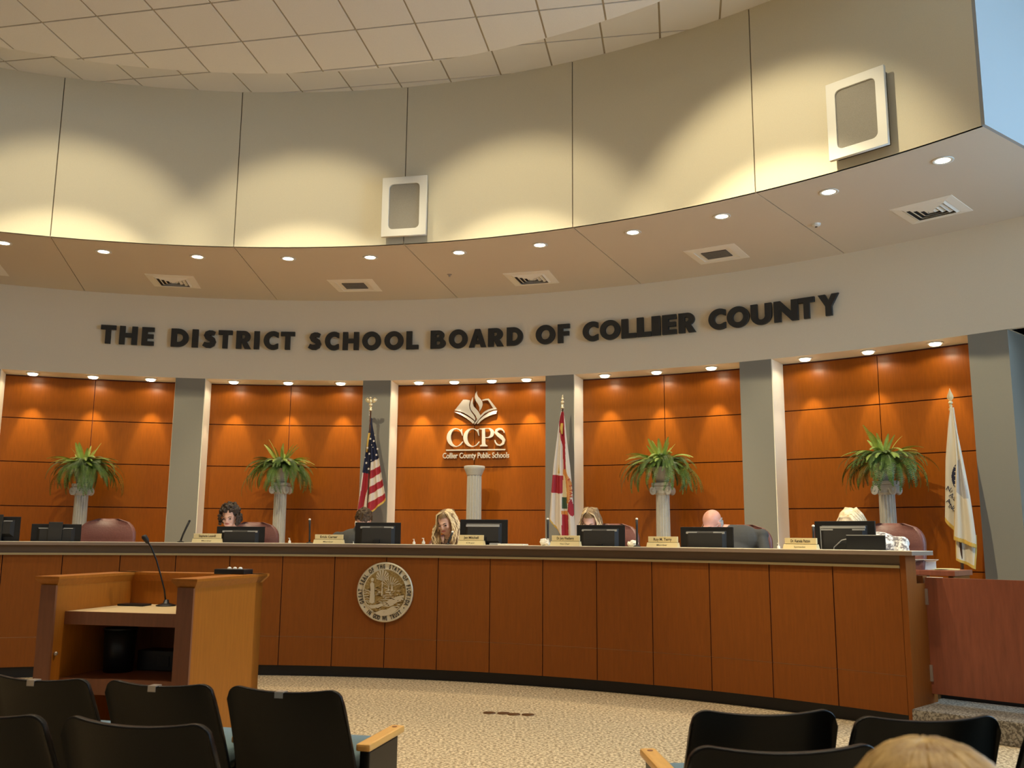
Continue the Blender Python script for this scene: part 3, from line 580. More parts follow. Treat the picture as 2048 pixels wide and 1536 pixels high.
# great seal on the front of the dais
SA = ang_cyl(771, 1184, DC, RD); PS = on_cyl(771, 1184, DC, RD); MS = frame_at(DC, RD - 0.012, SA, PS.z); SR = 57.5 / F_PX * PS.length * 0.985
seal = thing('wall_seal', 'round golden state seal mounted on the front of the dais', 'seal'); seal.matrix_world = MS
B().lathe([(0, 0), (SR, 0), (SR, 0.012), (SR * .965, 0.022), (SR * .93, 0.016), (SR * .78, 0.014), (SR * .765, 0.02), (SR * .745, 0.012), (0, 0.012)], 64, cap=False).obj('rim', M_sealrim, seal, smooth=True)
inn = B(); inn.lathe([(0, 0.0125), (SR * .74, 0.0125), (SR * .74, 0.0135), (0, 0.0135)], 48, cap=False); inn.obj('field', M_seal, seal)
tb = []
def ringtext(s, a0, a1, flip=False):
    n = len(s); out = []
    for i, ch in enumerate(s):
        if ch == ' ': continue
        a = math.radians(a0 + (a1 - a0) * (i + 0.5) / n); me = text_mesh(ch, SR * 0.19, 0.002, 0.0016)
        rr = SR * (0.80 if not flip else 0.925)
        me.transform(Matrix.Translation((rr * cos(a), rr * sin(a), 0.020)) @ Matrix.Rotation(a - PI / 2 if not flip else a + PI / 2, 4, 'Z') @ Matrix.Scale(0.66 if not flip else 0.58, 4, (1, 0, 0))); out.append(me)
    return out
sb = B()
for me in ringtext('GREAT SEAL OF THE STATE OF FLORIDA', 208, -30) + ringtext('IN GOD WE TRUST', 226, 314, True):
    sb.add([v.co.copy() for v in me.vertices], [tuple(p.vertices) for p in me.polygons])
sb.obj('lettering', M_ink, seal)
r_ = B()
for a in (216, 324): r_.lathe([(0, 0.015), (SR * .02, 0.015), (SR * .02, 0.022), (0, 0.022)], 10, Matrix.Translation((SR * .86 * cos(math.radians(a)), SR * .86 * sin(math.radians(a)), 0)))
r_.obj('dot', M_ink, seal)
def S(x, y): return ((x - 885) / 540 * SR, -(y - 800) / 560 * SR)
def relief(name, loops, h=0.006, m=M_sealrim):
    b = B()
    for lp in loops: b.prism([S(*p) for p in lp], 0.0125, 0.0135 + h)
    return b.obj(name, m, seal)
rays_ = []
for k in range(9):
    a = math.radians(20 + k * 17); rays_.append([(990 + 30 * cos(a), 700 - 30 * sin(a)), (990 + 190 * cos(a - .05), 700 - 190 * sin(a - .05)), (990 + 190 * cos(a + .05), 700 - 190 * sin(a + .05))])
relief('sun_rays', rays_)
relief('palm_tree', [[(822, 870), (832, 600), (848, 600), (848, 870)]] + [[(838, 590), (838 + 120 * cos(math.radians(t - 9)), 500 - 110 * sin(math.radians(t - 9))), (838 + 125 * cos(math.radians(t + 9)), 500 - 115 * sin(math.radians(t + 9)))] for t in range(-30, 231, 29)], 0.009)
relief('figure', [[(600, 1000), (618, 760), (605, 650), (640, 610), (680, 650), (690, 780), (700, 1000)], arcp(645, 570, 28, 34, 0, 330, 10)], 0.010)
relief('ship', [[(900, 815), (1010, 815), (1000, 790), (910, 790)], [(940, 780), (955, 660), (990, 770)], [(1000, 780), (1020, 640), (1050, 770)]], 0.008)
relief('water', [[(480, 780 + k * 45), (560, 770 + k * 45), (600, 785 + k * 45), (600, 795 + k * 45), (555, 783 + k * 45), (480, 795 + k * 45)] for k in range(5)] + [[(860, 850 + k * 42), (980, 842 + k * 42), (1060, 870 + k * 30), (1060, 880 + k * 30), (975, 856 + k * 42), (860, 862 + k * 42)] for k in range(4)], 0.005)
relief('shore', [[(520, 1010), (600, 1050), (700, 1040), (820, 1010), (900, 1000), (960, 950), (1060, 900), (1180, 860), (1260, 850), (1240, 950), (1130, 980), (1050, 1040), (960, 1070), (840, 1060), (760, 1100), (640, 1110)], [(700, 1190), (830, 1130), (940, 1120), (1040, 1060), (1150, 1050), (1190, 1060), (1080, 1170), (960, 1230), (820, 1240)]], 0.007)
rs = random.Random(12); tuft = []
for k in range(150):
    x, y = rs.uniform(500, 1270), rs.uniform(620, 1230)
    if ((x - 885) / 400) ** 2 + ((y - 800) / 430) ** 2 > 0.93 or y < 700 and x < 950: continue
    a_ = rs.uniform(-.6, .6); l_ = rs.uniform(18, 48); h_ = rs.uniform(5, 9)
    tuft.append([(x - l_ * cos(a_), y - l_ * sin(a_)), (x, y - h_), (x + l_ * cos(a_), y + l_ * sin(a_)), (x, y + h_)])
relief('foliage', tuft[::2], 0.009, M_sealdk); relief('foliage', tuft[1::2], 0.010)
relief('hill', [[(1060, 560), (1150, 520), (1250, 600), (1200, 590), (1120, 590)], [(1100, 730), (1180, 690), (1275, 690), (1270, 760), (1150, 770)]], 0.006, M_seal)

# ================================================================== LECTERN
lc = Vector((-1.81 + 0.10, 5.33, 0)); LWd, LDp, LH = 0.985, 0.82, 1.13
ly = Vector((-1.637 - -1.81, 6.14 - 5.33, 0)).normalized(); lxv = Vector((ly.y, -ly.x, 0))
rnear = Vector((-1.785, 5.33, 0))
MLc = Matrix(((lxv.x, ly.x, 0, rnear.x), (lxv.y, ly.y, 0, rnear.y), (0, 0, 1, 0), (0, 0, 0, 1)))   # origin: near right outer corner
lect = thing('lectern', 'large honey wood lectern with raised rim, open back and two shelves', 'lectern'); lect.matrix_world = MLc
T_ = 0.10
def lp(name, m, *bx, ch=0.0): return B().box(*bx, ch=ch).obj(name, m, lect)
lp('side_panel', M_lect, -T_ + 0.012, 0, 0.004, LDp, 0.0, LH - 0.05)
lp('side_panel', M_lect, -LWd, -LWd + T_, 0.004, LDp, 0.0, LH - 0.05)
lp('end_post', M_lectd, -T_, 0.001, -0.012, 0.004, 0.0, LH - 0.05); lp('end_post', M_lectd, -LWd - 0.001, -LWd + T_, -0.012, 0.004, 0.0, LH - 0.05)
lp('front_panel', M_lect, -LWd, 0, LDp - 0.09, LDp, 0.0, LH - 0.05)
capz = [(-0.035, 0), (-0.012, -0.05)]
def cap(x0, x1, y0, y1):
    b = B(); o = 0.03
    b.add([(x0, y0, LH - 0.055), (x1, y0, LH - 0.055), (x1, y1, LH - 0.055), (x0, y1, LH - 0.055), (x0 - o, y0 - o, LH - 0.015), (x1 + o, y0 - o, LH - 0.015), (x1 + o, y1 + o, LH - 0.015), (x0 - o, y1 + o, LH - 0.015),
           (x0 - o, y0 - o, LH), (x1 + o, y0 - o, LH), (x1 + o, y1 + o, LH), (x0 - o, y1 + o, LH)], [(3, 2, 1, 0), (8, 9, 10, 11)] + [(k, (k + 1) % 4, 4 + (k + 1) % 4, 4 + k) for k in range(4)] + [(4 + k, 4 + (k + 1) % 4, 8 + (k + 1) % 4, 8 + k) for k in range(4)])
    return b.obj('cap_rail', M_lect, lect)
cap(-T_, 0, 0, LDp - 0.03); cap(-LWd, -LWd + T_, 0, LDp - 0.03); cap(-LWd, 0, LDp - 0.09, LDp)
SZ = 0.925
lp('reading_shelf', M_lshelf, -LWd + T_, -T_ + 0.012, 0.10, LDp - 0.09, SZ - 0.02, SZ)
lp('shelf_edge', M_lectd, -LWd + T_, -T_ + 0.012, 0.085, 0.10, SZ - 0.075, SZ)
lp('inner_panel', M_lectd, -LWd + T_, -T_ + 0.012, LDp - 0.10, LDp - 0.09, 0.30, SZ - 0.02)
lp('lower_shelf', M_lectd, -LWd + T_, -T_ + 0.012, 0.10, LDp - 0.1, 0.52, 0.545); lp('lower_rail', M_lectd, -LWd + T_, -T_ + 0.012, 0.085, 0.10, 0.46, 0.548)
W = lambda x, y, z: MLc @ Vector((x, y, z))
rzL = math.atan2(lxv.y, lxv.x)
# gooseneck microphone on the lectern
mp = on_z(332, 1212, SZ)
gm = thing('gooseneck_microphone', 'slim black gooseneck microphone standing on the lectern shelf', 'microphone', mp)
B().lathe([(0, 0), (0.062, 0), (0.062, 0.006), (0.04, 0.012), (0.018, 0.02), (0.014, 0.04), (0, 0.04)], 24).obj('base', M_black, gm, smooth=True)
nP = Vector((0, mp.y, 0)); pts = [(332, 1208), (331, 1180), (326, 1150), (320, 1120), (312, 1094), (305, 1080)]
P3 = [on_plane(x, y, nP, Vector((0, 1, 0))) - mp + Vector((0, -0.02 * i, 0)) for i, (x, y) in enumerate(pts)]
B().tube(P3, 0.0055, 8).obj('neck', M_black, gm, smooth=True)
hd = P3[-1]; B().tube([hd + Vector((0.012, 0, -0.02)), hd, hd + Vector((-0.012, -0.01, 0.02)), hd + Vector((-0.016, -0.012, 0.03))], [0.008, 0.016, 0.018, 0.012], 12).obj('capsule', M_blackm, gm, smooth=True)
# things on / in the lectern
tp = W(-0.16, 0.60, LH)
tpw = on_z(467, 1148, LH)
tray = thing('timer_box', 'flat black box with small white lamps on top right of the lectern rim', 'timer', tpw, rzL)
B().box(-0.105, 0.105, -0.06, 0.06, 0, 0.032, ch=0.006).obj('body', M_black, tray)
for k in range(3): B().ell((-0.03 + k * 0.038, 0, 0.033), (0.014, 0.014, 0.012), None, 12, 8).obj('lamp', M_wplast, tray, smooth=True)
cup = thing('waste_bin', 'small black cylindrical bin on the lower shelf of the lectern', 'bin', W(-0.72, 0.40, 0.546))
B().lathe([(0.0, 0.0), (0.085, 0), (0.095, 0.25), (0.09, 0.25), (0.08, 0.01), (0, 0.01)], 28, cap=False).obj('body', M_black, cup, smooth=True); B().lathe([(0.092, 0.25), (0.099, 0.25), (0.099, 0.26), (0.092, 0.26)], 28, cap=False).obj('rim', M_blackm, cup)
bx = thing('equipment_box', 'long black equipment box at the back of the lectern lower shelf', 'box', W(-0.40, 0.55, 0.546), rzL)
B().box(-0.24, 0.24, -0.08, 0.08, 0, 0.12, ch=0.006).obj('body', M_black, bx); B().box(-0.10, -0.02, -0.084, -0.08, 0.03, 0.09).obj('label_plate', M_blackm, bx)
bx = thing('small_box', 'small upright black box at the right of the lectern lower shelf', 'box', W(-0.155, 0.20, 0.549), rzL)
B().box(-0.05, 0.05, -0.04, 0.04, 0, 0.14, ch=0.005).obj('body', M_black, bx); B().box(-0.04, 0.04, -0.043, -0.04, 0.10, 0.13).obj('front_slot', M_blackm, bx)
fp = B().box(-0.09, 0.09, -0.05, 0.05, 0, 0.012, ch=0.003).obj('remote_pad', M_black, None, W(-0.76, 0.58, SZ + 0.001), rzL); tag(fp, 'flat black pad lying at back left of the lectern reading shelf', 'remote')
cb = B().tube([W(-0.30, 0.60, SZ - 0.08), W(-0.29, 0.58, 0.80), W(-0.26, 0.55, 0.74), W(-0.2, 0.5, 0.68), W(-0.12, 0.45, 0.64)], 0.006).obj('cable', M_blackm); tag(cb, 'black cable hanging under the lectern reading shelf', 'cable')
kn = B().ell((0, 0, 0), (0.012, 0.012, 0.012), None, 10, 8); k_ = kn.obj('latch_knob', M_metal, lect, mw=Matrix.Translation((-LWd + T_ + 0.012, 0.02, 0.69)))

# ================================================================== PEDESTALS, FERNS
def t_parts(t): return [o for o in bpy.data.objects if o.parent == t]
def ped(a, R, ztop, kind, label):
    t = thing('pedestal_column', label, 'pedestal', pol(WC, R, a, PLAT), -a, 'white plaster columns in the niches'); h = ztop - PLAT
    if kind == 'ionic':
        B().box(-0.16, 0.16, -0.16, 0.16, 0, 0.06, ch=0.006).obj('plinth', M_white, t)
        B().lathe([(0.15, 0.06), (0.155, 0.085), (0.145, 0.11), (0.12, 0.125), (0.115, 0.14)], 32).obj('base', M_white, t, smooth=True)
        rb, rt, n = 0.122, 0.108, 96; prof = []
        pr = B(); hs = h - 0.15
        vs = []
        for z, r in ((0.13, rb), (hs, rt)):
            for i in range(n):
                a_ = 2 * PI * i / n; fl_ = 1 - 0.10 * max(0, sin(a_ * 16)) ** 0.6; vs.append((r * fl_ * cos(a_), r * fl_ * sin(a_), z))
        pr.add(vs, [(i, (i + 1) % n, n + (i + 1) % n, n + i) for i in range(n)]); pr.obj('shaft', M_white, t)
        cp = B(); cp.lathe([(rt, hs - 0.005), (0.125, hs + 0.02), (0.125, hs + 0.05), (0.11, hs + 0.06)], 28)
        cp.box(-0.13, 0.13, -0.12, 0.12, hs + 0.05, hs + 0.11, ch=0.008)
        for sx in (-1, 1):
            cp.lathe([(0.0, -0.13), (0.052, -0.13), (0.056, -0.118), (0.040, -0.06), (0.040, 0.06), (0.056, 0.118), (0.052, 0.13), (0, 0.13)], 22, Matrix.Translation((sx * 0.125, 0, hs + 0.052)) @ Matrix.Rotation(PI / 2, 4, 'X'))
            cp.lathe([(0.0, 0.13), (0.018, 0.13), (0.015, 0.142), (0, 0.145)], 12, Matrix.Translation((sx * 0.125, 0, hs + 0.052)) @ Matrix.Rotation(PI / 2, 4, 'X'))
        cp.box(-0.145, 0.145, -0.14, 0.14, hs + 0.11, h, ch=0.008); cp.obj('capital', M_white, t)
    else:
        B().box(-0.14, 0.14, -0.14, 0.14, 0, 0.06, ch=0.006).obj('plinth', M_white, t)
        B().lathe([(0.13, 0.06), (0.135, 0.085), (0.12, 0.11), (0.11, 0.13)], 32).obj('base', M_white, t, smooth=True)
        n = 96; pr = B(); hs = h - 0.13; vs = []
        for z, r in ((0.13, 0.112), (hs, 0.098)):
            for i in range(n):
                a_ = 2 * PI * i / n; fl_ = 1 - 0.11 * max(0, sin(a_ * 14)) ** 0.6; vs.append((r * fl_ * cos(a_), r * fl_ * sin(a_), z))
        pr.add(vs, [(i, (i + 1) % n, n + (i + 1) % n, n + i) for i in range(n)]); pr.obj('shaft', M_white, t)
        B().lathe([(0.100, hs), (0.104, hs + 0.01), (0.112, hs + 0.03), (0.130, hs + 0.07), (0.142, hs + 0.09), (0.142, hs + 0.125), (0.13, hs + 0.13)], 36).obj('capital', M_white, t, smooth=True)
    if kind == 'ionic':
        for ch in t_parts(t): ch.scale = (0.78, 0.78, 1)
    return t
RPD = 10.80
def aR(px, py, R): return ang_cyl(px, py, WC, R)
PEDS = []
for px, yt, kd, lb in [(165, 968, 'ionic', 'white fluted column under the leftmost fern'), (562, 966, 'ionic', 'white fluted column behind the curly haired woman, holding a fern'), (949, 932, 'round', 'white fluted column without a plant, below the logo'), (1325, 966, 'ionic', 'white fluted column under the fern behind the bald man'), (1772, 962, 'ionic', 'white fluted column under the rightmost fern')]:
    P = on_cyl(px, yt, WC, RPD); a = math.atan2(P.x - WC.x, P.y - WC.y); ped(a, RPD, P.z, kd, lb); PEDS.append((a, P.z, px))
FRONDS = []
def frond_mesh(L, rise, droop, tw, n=13):
    """arched rachis with two rows of leaflets"""
    b = B(); pts = []; p = Vector((0, 0, 0)); n = 18
    for i in range(n + 1):
        t = i / n; pts.append(p.copy()); th = rise - droop * t ** 1.15; p = p + Vector((cos(th), 0, sin(th))) * (L / n)
    for i in range(n):
        d = (pts[i + 1] - pts[i]).normalized(); up_ = Vector((-d.z, 0, d.x)); t = i / n; b.cur = 0
        w_ = 0.003
        b.add([pts[i] + Vector((0, -w_, 0)), pts[i] + Vector((0, w_, 0)), pts[i + 1] + Vector((0, w_, 0)), pts[i + 1] + Vector((0, -w_, 0))], [(0, 1, 2, 3)])
        if i == 0: continue
        for s in (-1, 1):
            for sub in (0, 0.5):
                q = pts[i] + (pts[i + 1] - pts[i]) * sub; ll = (0.040 * math.sin(PI * min(1, (t + sub / n) * 0.88 + 0.12)) ** 0.7 + 0.006) * tw
                o = Vector((0, s, 0)) * ll + d * ll * 0.30 - up_ * ll * 0.22; wv = d * 0.0085
                b.add([q - wv * .5, q + wv * .7, q + o * 0.75 + wv * 0.5, q + o, q + o * 0.7 - wv * .3], [(0, 1, 2, 3, 4)])
    return b.mesh('frond', fix=False)
rr = random.Random(3)
for k in range(16):
    if k < 4: FRONDS.append(frond_mesh(rr.uniform(.36, .50), rr.uniform(1.15, 1.5), rr.uniform(.5, 1.0), 0.85))
    elif k < 9: FRONDS.append(frond_mesh(rr.uniform(.42, .52), rr.uniform(.55, 1.0), rr.uniform(1.0, 1.7), 0.95))
    else: FRONDS.append(frond_mesh(rr.uniform(.50, .74), rr.uniform(.15, .85), rr.uniform(1.9, 2.6), 1.05))
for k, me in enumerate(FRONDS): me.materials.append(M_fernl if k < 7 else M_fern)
def fern(a, z, label, seed):
    rn = random.Random(seed); P = pol(WC, RPD, a, z)
    t = thing('potted_fern', label, 'plant', P, -a, 'ferns on the white columns')
    B().lathe([(0.0, 0.0), (0.075, 0.0), (0.10, 0.10), (0.125, 0.19), (0.13, 0.20), (0.118, 0.20), (0.10, 0.17), (0, 0.17)], 28, cap=False).obj('pot', M_white, t, smooth=True)
    B().lathe([(0, 0.165), (0.108, 0.175), (0, 0.18)], 20, cap=False).obj('soil', M_vdark, t)
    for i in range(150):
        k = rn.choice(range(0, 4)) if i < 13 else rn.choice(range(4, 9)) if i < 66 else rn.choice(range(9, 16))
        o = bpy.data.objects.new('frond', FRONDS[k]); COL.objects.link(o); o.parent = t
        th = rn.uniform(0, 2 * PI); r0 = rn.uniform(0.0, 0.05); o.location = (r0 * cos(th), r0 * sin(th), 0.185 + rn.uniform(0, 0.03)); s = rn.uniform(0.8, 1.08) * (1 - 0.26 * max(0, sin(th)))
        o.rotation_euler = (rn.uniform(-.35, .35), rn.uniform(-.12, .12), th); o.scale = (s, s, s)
for (a, z, px), lb, sd in zip([PEDS[0], PEDS[1], PEDS[3], PEDS[4]], ['leftmost of the four green ferns, in the first niche', 'bushy green fern between the curly haired woman and the striped flag', 'bushy green fern in the niche left of the bald man', 'tall green fern in the rightmost niche beside the white flag'], (5, 11, 17, 23)): fern(a, z, lb, sd)

# ================================================================== FLAGS
def inpoly(x, y, P):
    c = False; j = len(P) - 1
    for i in range(len(P)):
        if (P[i][1] > y) != (P[j][1] > y) and x < (P[j][0] - P[i][0]) * (y - P[i][1]) / (P[j][1] - P[i][1]) + P[i][0]: c = not c
        j = i
    return c
def ip(tab, y):
    if y <= tab[0][1]: return tab[0][0]
    for (x0, y0), (x1, y1) in zip(tab, tab[1:]):
        if y <= y1: return x0 + (x1 - x0) * (y - y0) / max(1e-6, y1 - y0)
    return tab[-1][0]
def drape(name, parent, Mi, P0, n, conv, L, R, cut_top, colour, mats, off, pleat, folds, ph=0, nu=44, nv=190, bottom=None):
    """hanging cloth: L and R are its edges (x, y); pleats give it depth"""
    y0 = max(L[0][1], R[0][1]) if cut_top is None else cut_top; y1 = max(L[-1][1], R[-1][1]); vs = []; fs = []; mi = []; keep = {}
    nrm = n
    for j in range(nv + 1):
        y = y0 + (y1 - y0) * j / nv
        for i in range(nu + 1):
            s = i / nu; xl, xr = ip(L, y), ip(R, y); x = xl + (xr - xl) * s; px, py = conv(x, y)
            p = on_plane(px, py, P0, nrm); amp = pleat * min(1, 0.25 + (y - y0) / (y1 - y0) * 1.1)
            p = p - nrm * (off + amp * sin(s * folds * 2 * PI + ph + 0.4 * sin(j * 0.03))); vs.append(Mi @ p)
    for j in range(nv):
        for i in range(nu):
            y = y0 + (y1 - y0) * (j + .5) / nv; s = (i + .5) / nu; x = ip(L, y) + (ip(R, y) - ip(L, y)) * s
            if bottom and y > ip([(b_[1], b_[0]) for b_ in bottom], x): continue
            fs.append((j * (nu + 1) + i, j * (nu + 1) + i + 1, (j + 1) * (nu + 1) + i + 1, (j + 1) * (nu + 1) + i)); mi.append(colour(x, y, s))
    me = bpy.data.meshes.new(name); me.from_pydata([tuple(v) for v in vs], [], fs); me.polygons.foreach_set('material_index', mi)
    bm = bmesh.new(); bm.from_mesh(me); bmesh.ops.delete(bm, geom=[v for v in bm.verts if not v.link_faces], context='VERTS')
    bmesh.ops.recalc_face_normals(bm, faces=bm.faces); r = bmesh.ops.solidify(bm, geom=bm.faces[:], thickness=0.003); bm.to_mesh(me); bm.free()
    return link(name, me, mats, parent, smooth=True)
def flagpole(label, px, yfin, R, fin, pm=M_pole):
    P = on_cyl(px, yfin, WC, R); a = math.atan2(P.x - WC.x, P.y - WC.y); P0 = Vector((P.x, P.y, PLAT)); top = P.z - PLAT
    t = thing('flag_on_pole', label, 'flag', P0, -a)
    B().lathe([(0, 0), (0.15, 0), (0.15, 0.015), (0.12, 0.03), (0.05, 0.05), (0.03, 0.1), (0, 0.1)], 28).obj('stand', M_gold, t, smooth=True)
    fh = {'eagle': 0.20, 'spear': 0.24, 'side': 0.18}[fin]
    B().tube([(0, 0, 0.05), (0, 0, top - fh)], 0.0145, 12).obj('pole', pm, t, smooth=True)
    f = B(); zb = top - fh
    f.lathe([(0, zb), (0.02, zb), (0.022, zb + 0.02), (0.012, zb + 0.03), (0.018, zb + 0.05), (0.01, zb + 0.06), (0, zb + 0.06)], 16)
    if fin == 'eagle':
        f.ell((0, 0, zb + 0.085), (0.024, 0.024, 0.024)); f.ell((0, -0.005, zb + 0.135), (0.020, 0.02, 0.036)); f.ell((0, -0.012, zb + 0.18), (0.011, 0.014, 0.013))
        f.tube([(0, -0.024, zb + 0.18), (0, -0.036, zb + 0.174)], [0.005, 0.001], 6)
        for s in (-1, 1):
            f.add([(s * .012, 0, zb + .155), (s * .05, .006, zb + .19), (s * .085, .01, zb + .165), (s * .075, .01, zb + .135), (s * .045, .006, zb + .115), (s * .014, 0, zb + .115),
                   (s * .012, .01, zb + .155), (s * .05, .016, zb + .19), (s * .085, .018, zb + .165), (s * .075, .018, zb + .135), (s * .045, .016, zb + .115), (s * .014, .01, zb + .115)], [(0, 1, 2, 3, 4, 5), (11, 10, 9, 8, 7, 6)] + [(k, (k + 1) % 6, 6 + (k + 1) % 6, 6 + k) for k in range(6)])
    elif fin == 'side':
        f.ell((0, 0, zb + 0.085), (0.022, 0.022, 0.022)); f.ell((0, 0, zb + 0.125), (0.013, 0.03, 0.026)); f.ell((0.003, -0.01, zb + 0.16), (0.010, 0.014, 0.012)); f.tube([(0, 0, zb + 0.16), (0.004, 0.01, zb + 0.19)], [0.007, 0.001], 6)
    else:
        f.ell((0, 0, zb + 0.08), (0.022, 0.022, 0.02)); f.lathe([(0, zb + .10), (0.012, zb + .10), (0.034, zb + .13), (0.032, zb + .15), (0.012, zb + .20), (0, zb + .235)], 4, Matrix.Scale(0.5, 4, (0, 1, 0)))
    f.obj('finial', M_goldp, t, smooth=(fin != 'spear'))
    n = Vector((sin(a), cos(a), 0)); Mi = (Matrix.Translation(P0) @ Matrix.Rotation(-a, 4, 'Z')).inverted()
    return t, Vector((P.x, P.y, 1)), n, Mi
RFL = 10.5
# striped flag
t, P0, nn_, Mi = flagpole('red, white and blue striped flag with stars on a gold eagle pole', 742, 793, RFL, 'eagle')
cv = lambda x, y: (680 + x / 5.486, 780 + y / 5.486)
US_R_L = [(350, 310), (352, 560), (350, 800), (336, 985), (326, 1155), (312, 1300), (300, 1420), (290, 1700)]; US_R_R = [(354, 310), (400, 560), (440, 750), (470, 950), (495, 1080), (515, 1205), (515, 1420)]
canton = [(300, 200), (420, 200), (440, 750), (350, 800), (335, 925), (245, 905), (200, 500)]
def us_r(x, y, s):
    if inpoly(x, y, canton): return 2
    s2 = s; yy = y
    yb = 1330 + (s2 - 0.3) / 0.7 * -125
    if y > yb - 18: return 3
    k0 = [800, 890, 985, 1070, 1155, 1240, 1400]; k1 = [750, 832, 905, 982, 1052, 1135, 1300]
    for q in range(6):
        lo = k0[q] + (k1[q] - k0[q]) * s; hi = k0[q + 1] + (k1[q + 1] - k0[q + 1]) * s
        if lo <= y < hi: return 1 if q % 2 == 0 else 0
    return 0
drape('flag_cloth', t, Mi, P0, nn_, cv, US_R_L[:-2] + [(300, 1420)], US_R_R, 310, us_r, [M_red, M_fwhite, M_blue, M_fringe], 0.05, 0.022, 2.2, bottom=[(290, 1372), (370, 1335), (515, 1215)])
US_L_L = [(348, 310), (300, 540), (280, 700), (250, 905), (205, 1250), (178, 1440), (160, 1620)]; US_L_R = [(356, 310), (360, 700), (355, 925), (345, 1200), (335, 1440), (330, 1620)]
def us_l(x, y, s):
    if y < 925 and inpoly(x, y, [(300, 200), (420, 200), (440, 925), (335, 925), (245, 905), (200, 500)]): return 2
    if inpoly(x, y, [(262, 890), (340, 915), (322, 1010), (240, 1370), (225, 1620), (155, 1620), (200, 1300), (235, 1100)]): return 0
    if inpoly(x, y, [(345, 1180), (310, 1240), (290, 1320), (290, 1620), (345, 1620)]): return 0
    return 1
drape('flag_cloth', t, Mi, P0, nn_, cv, US_L_L, US_L_R, 310, us_l, [M_red, M_fwhite, M_blue, M_fringe], 0.005, 0.018, 2.0, 1.0)
stb = [(333, 535), (371, 560), (301, 635), (411, 646), (322, 700), (399, 712), (289, 800), (314, 865), (382, 495), (275, 740), (348, 603), (362, 628), (341, 770)]
for q, (x, y) in enumerate(stb):
    px, py = cv(x, y); p = on_plane(px, py, P0 - nn_ * (0.085), nn_); lp_ = []
    r0 = 0.0185 if q < 8 else 0.010
    for k in range(10):
        a_ = PI / 2 + k * PI / 5; r1 = r0 if k % 2 == 0 else r0 * 0.45; lp_.append((r1 * cos(a_), r1 * sin(a_)))
    b = B(); b.prism(lp_, 0, 0.003, Mi @ (Matrix.Translation(p) @ frame_at(Vector((0, 0)), 0, math.atan2(nn_.x, nn_.y), 0))); b.obj('star', M_fwhite, t)
B().tube([(0.0, -0.02, PLAT * 0 + 2.42), (-0.014, -0.03, 2.32), (-0.026, -0.03, 2.16)], [0.016, 0.014, 0.010], 8).obj('tassel', M_fringe, t, smooth=True)
# state flag
t, P0, nn_, Mi = flagpole('white flag with red diagonal bars and round seal on a gold topped pole', 1125, 790, RFL, 'side')
cv = lambda x, y: (1080 + x / 5.12, 780 + y / 5.12)
FL_L = [(222, 225), (205, 330), (190, 440), (150, 760), (125, 1050), (105, 1330), (100, 1620)]; FL_R = [(248, 225), (262, 330), (275, 480), (310, 780), (325, 950), (350, 1250), (366, 1480), (368, 1620)]
def flf(x, y, s):
    if inpoly(x, y, [(232, 200), (250, 200), (255, 330), (268, 560), (274, 815), (244, 815), (236, 570), (205, 430), (205, 330)]): return 0
    if inpoly(x, y, [(138, 870), (241, 880), (236, 1066), (124, 1050)]): return 0
    if inpoly(x, y, [(100, 1330), (120, 1325), (215, 1470), (240, 1500), (240, 1540), (160, 1450)]): return 3
    if inpoly(x, y, [(240, 815), (276, 815), (290, 870), (325, 950), (328, 1090), (300, 1165), (275, 1165), (284, 1050), (262, 900), (240, 860)]): return 4
    if inpoly(x, y, [(236, 1100), (282, 1100), (282, 1215), (236, 1215)]): return 5
    if inpoly(x, y, [(232, 1235), (290, 1240), (290, 1280), (232, 1275)]): return 4
    if inpoly(x, y, [(240, 860), (262, 900), (284, 1050), (275, 1100), (236, 1100)]): return 6
    if inpoly(x, y, [(300, 1165), (328, 1120), (365, 1260), (340, 1300), (290, 1245)]): return 0
    if inpoly(x, y, [(235, 1278), (296, 1278), (293, 1640), (234, 1640)]): return 0
    if inpoly(x, y, [(200, 755), (214, 855), (184, 860)]): return 3
    return 1
drape('flag_cloth', t, Mi, P0, nn_, cv, FL_L, FL_R, 225, flf, [M_red, M_fwhite, M_blue, M_fringe, M_forange, M_fgreen, M_goldp], 0.03, 0.03, 2.6, 0.6, bottom=[(100, 1322), (170, 1420), (225, 1490), (240, 1620), (370, 1620)])
B().tube([(0.0, -0.02, 2.50), (-0.006, -0.03, 2.44), (0.004, -0.04, 2.36)], [0.02, 0.022, 0.012], 8).obj('tassel', M_fringe, t, smooth=True)
aF = math.atan2(nn_.x, nn_.y)
for ch, x, y, rot in (('S', 300, 985, -80), ('T', 304, 1030, -86), ('A', 306, 1060, -90), ('T', 304, 1090, -95), ('E', 300, 1125, -100), ('E', 285, 925, -60)):
    me = text_mesh(ch, 0.05, 0.001, 0.001); px, py = cv(x, y); p = on_plane(px, py, P0 - nn_ * 0.066, nn_)
    me.transform(Mi @ Matrix.Translation(p) @ frame_at(Vector((0, 0)), 0, aF, 0) @ Matrix.Rotation(math.radians(rot), 4, 'Z')); link('flag_letter', me, M_red, t)
